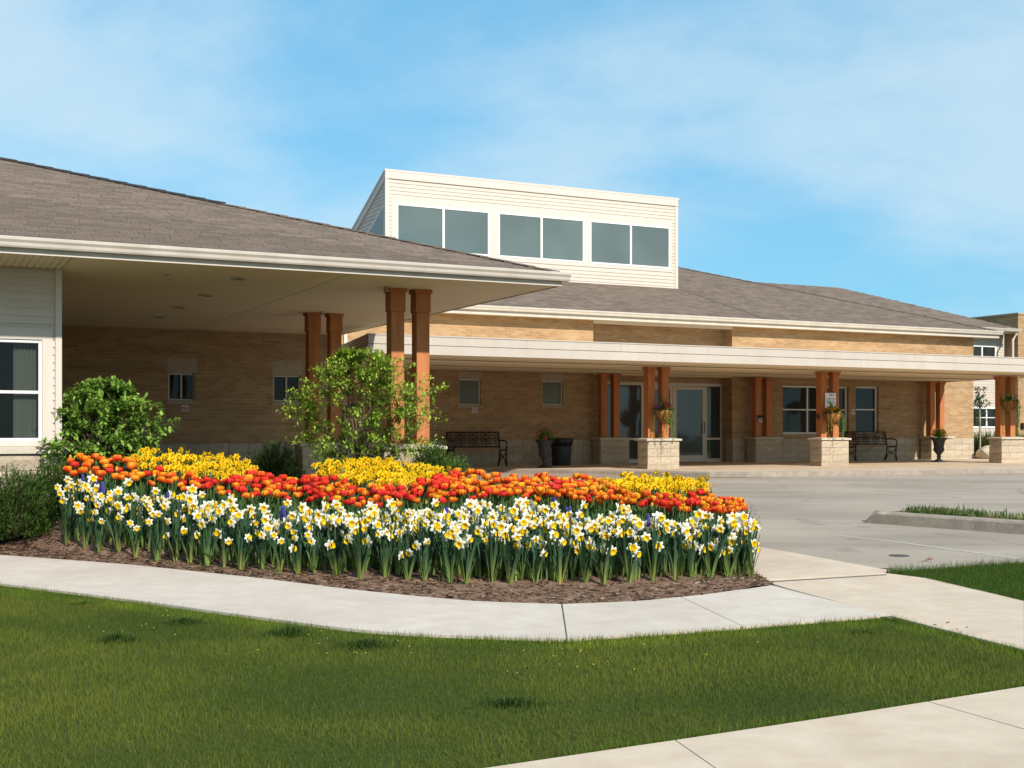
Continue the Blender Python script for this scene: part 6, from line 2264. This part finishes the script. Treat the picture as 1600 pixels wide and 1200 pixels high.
# tufts on the lawn
TUFTS = [((133, 945), .06, .15, 'small green weed patch at the lawn edge, leftmost by the white walk'), ((182, 1003), .13, .16, 'dark soft grass tuft on the lawn left of the others, away from the walk'), ((288, 974), .09, .22, 'spreading weed patch at the lawn edge below the left daffodils'),
         ((452, 994), .15, .22, 'tall grass tuft leaning over the edge of the white walk'), ((572, 1012), .12, .24, 'wide dark grass tuft beside the lowest bend of the walk'), ((802, 1102), .09, .22, 'dark soft grass patch alone in the middle of the lawn'),
         ((1350, 990), .05, .16, 'low dark patch of grass near the corner of walk and path')]
for (px, py), h, rad, lab in TUFTS:
    p = G(px, py); t = thing('grass_tuft', lab, 'grass tuft', p)
    r = random.Random(int(px)); m_ = MB()
    for i in range(520):
        a = r.uniform(0, 6.28); q = abs(r.gauss(0, .45)) * rad; f_ = r.uniform(.55, 1.35)
        hh = h * r.uniform(.25, .8) * max(.35, 1 - q / rad * .6)
        strap(m_, Vector((cos(a) * q * 1.3, sin(a) * q, -.005)), Vector((r.gauss(0, .5) + .3 * cos(a), r.gauss(0, .5) + .3 * sin(a), 0)), hh, .0042, (.022 * f_, .048 * f_, .008 * f_), (.045 * f_, .085 * f_, .014 * f_), r.uniform(.1, .7), 3, .1, r)
    m_.build('blades', 'plant', t, col=True, kind='stuff')
# small yellow lawn flowers
ym = MB(); r = random.Random(71)
for i in range(45):
    px = r.choice((r.uniform(60, 1250), r.gauss(520, 90), r.gauss(900, 60), r.gauss(240, 60))); lo_ = interp(px, W_LO)
    p = G(px, lo_ + r.uniform(8, 62)); e = r.uniform(.003, .006); z_ = p.z + r.uniform(.03, .05)
    c_ = (.42, .40, .03)
    ym.add([(p.x - e, p.y - e, z_), (p.x + e, p.y - e, z_), (p.x + e, p.y + e, z_ + .004), (p.x - e, p.y + e, z_ + .004)], [(0, 1, 2, 3)], [c_] * 4)
tag(ym.build('lawn_flowers', 'petal', col=True), 'tiny yellow flowers dotted over the lawn near the walk', kind='stuff')
# fallen leaf and crumbs
p = G(1450, 878); t = thing('fallen_leaf', 'curled brown leaf lying on the asphalt by the grass edge', 'leaf', (p.x, p.y, p.z + .012), .5)
m_ = MB(); leaf(m_, Vector((-.05, 0, 0)), Vector((1, .2, .35)), Vector((0, 0, 1)), .13, .05, (1, 1, 1), .5); leaf(m_, Vector((-.02, 0, .01)), Vector((.7, -.3, .2)), Vector((0, 0, 1)), .09, .04, (1, 1, 1), .5); m_.build('leaf_blade', 'dry_leaf', t)
m_ = MB(); m_.tube([(-.05, 0, 0), (-.09, -.01, .004), (-.13, .0, 0)], .003, 4); m_.build('stalk', 'dry_leaf', t)
cr = MB(); r = random.Random(81)
for px, py in ((1482, 976), (1495, 987), (1509, 984), (1480, 977), (1460, 980), (1540, 1004), (540, 950), (690, 975)):
    p = G(px + r.uniform(-3, 3), py); e = r.uniform(.008, .018); z_ = p.z + .017
    cr.add([(p.x - e, p.y, z_), (p.x, p.y - e * .7, z_), (p.x + e, p.y, z_), (p.x, p.y + e * .8, z_), (p.x, p.y, z_ + .009)], [(0, 1, 4), (1, 2, 4), (2, 3, 4), (3, 0, 4)])
tag(cr.build('dirt_crumbs', 'mulch'), 'dark crumbs of dirt on the pale path', kind='stuff')
# stray green sprigs at the foot of the bed
sm = MB(); r = random.Random(91)
for px, py in ((430, 893), (1085, 905), (1150, 900), (1165, 897), (1180, 905), (320, 888), (695, 925)):
    for i in range(16):
        p = bed_pt(px + r.gauss(0, 6), r.uniform(-.25, .1)); a = r.uniform(0, 6.28)
        strap(sm, p, Vector((cos(a), sin(a), 0)) * r.uniform(.3, 1.2), r.uniform(.05, .12), .006, (.09, .12, .03), (.13, .16, .04), .4, 3, .1, r)
tag(sm.build('weed_sprigs', 'plant', col=True), 'thin weeds at the foot of the daffodils', kind='stuff')
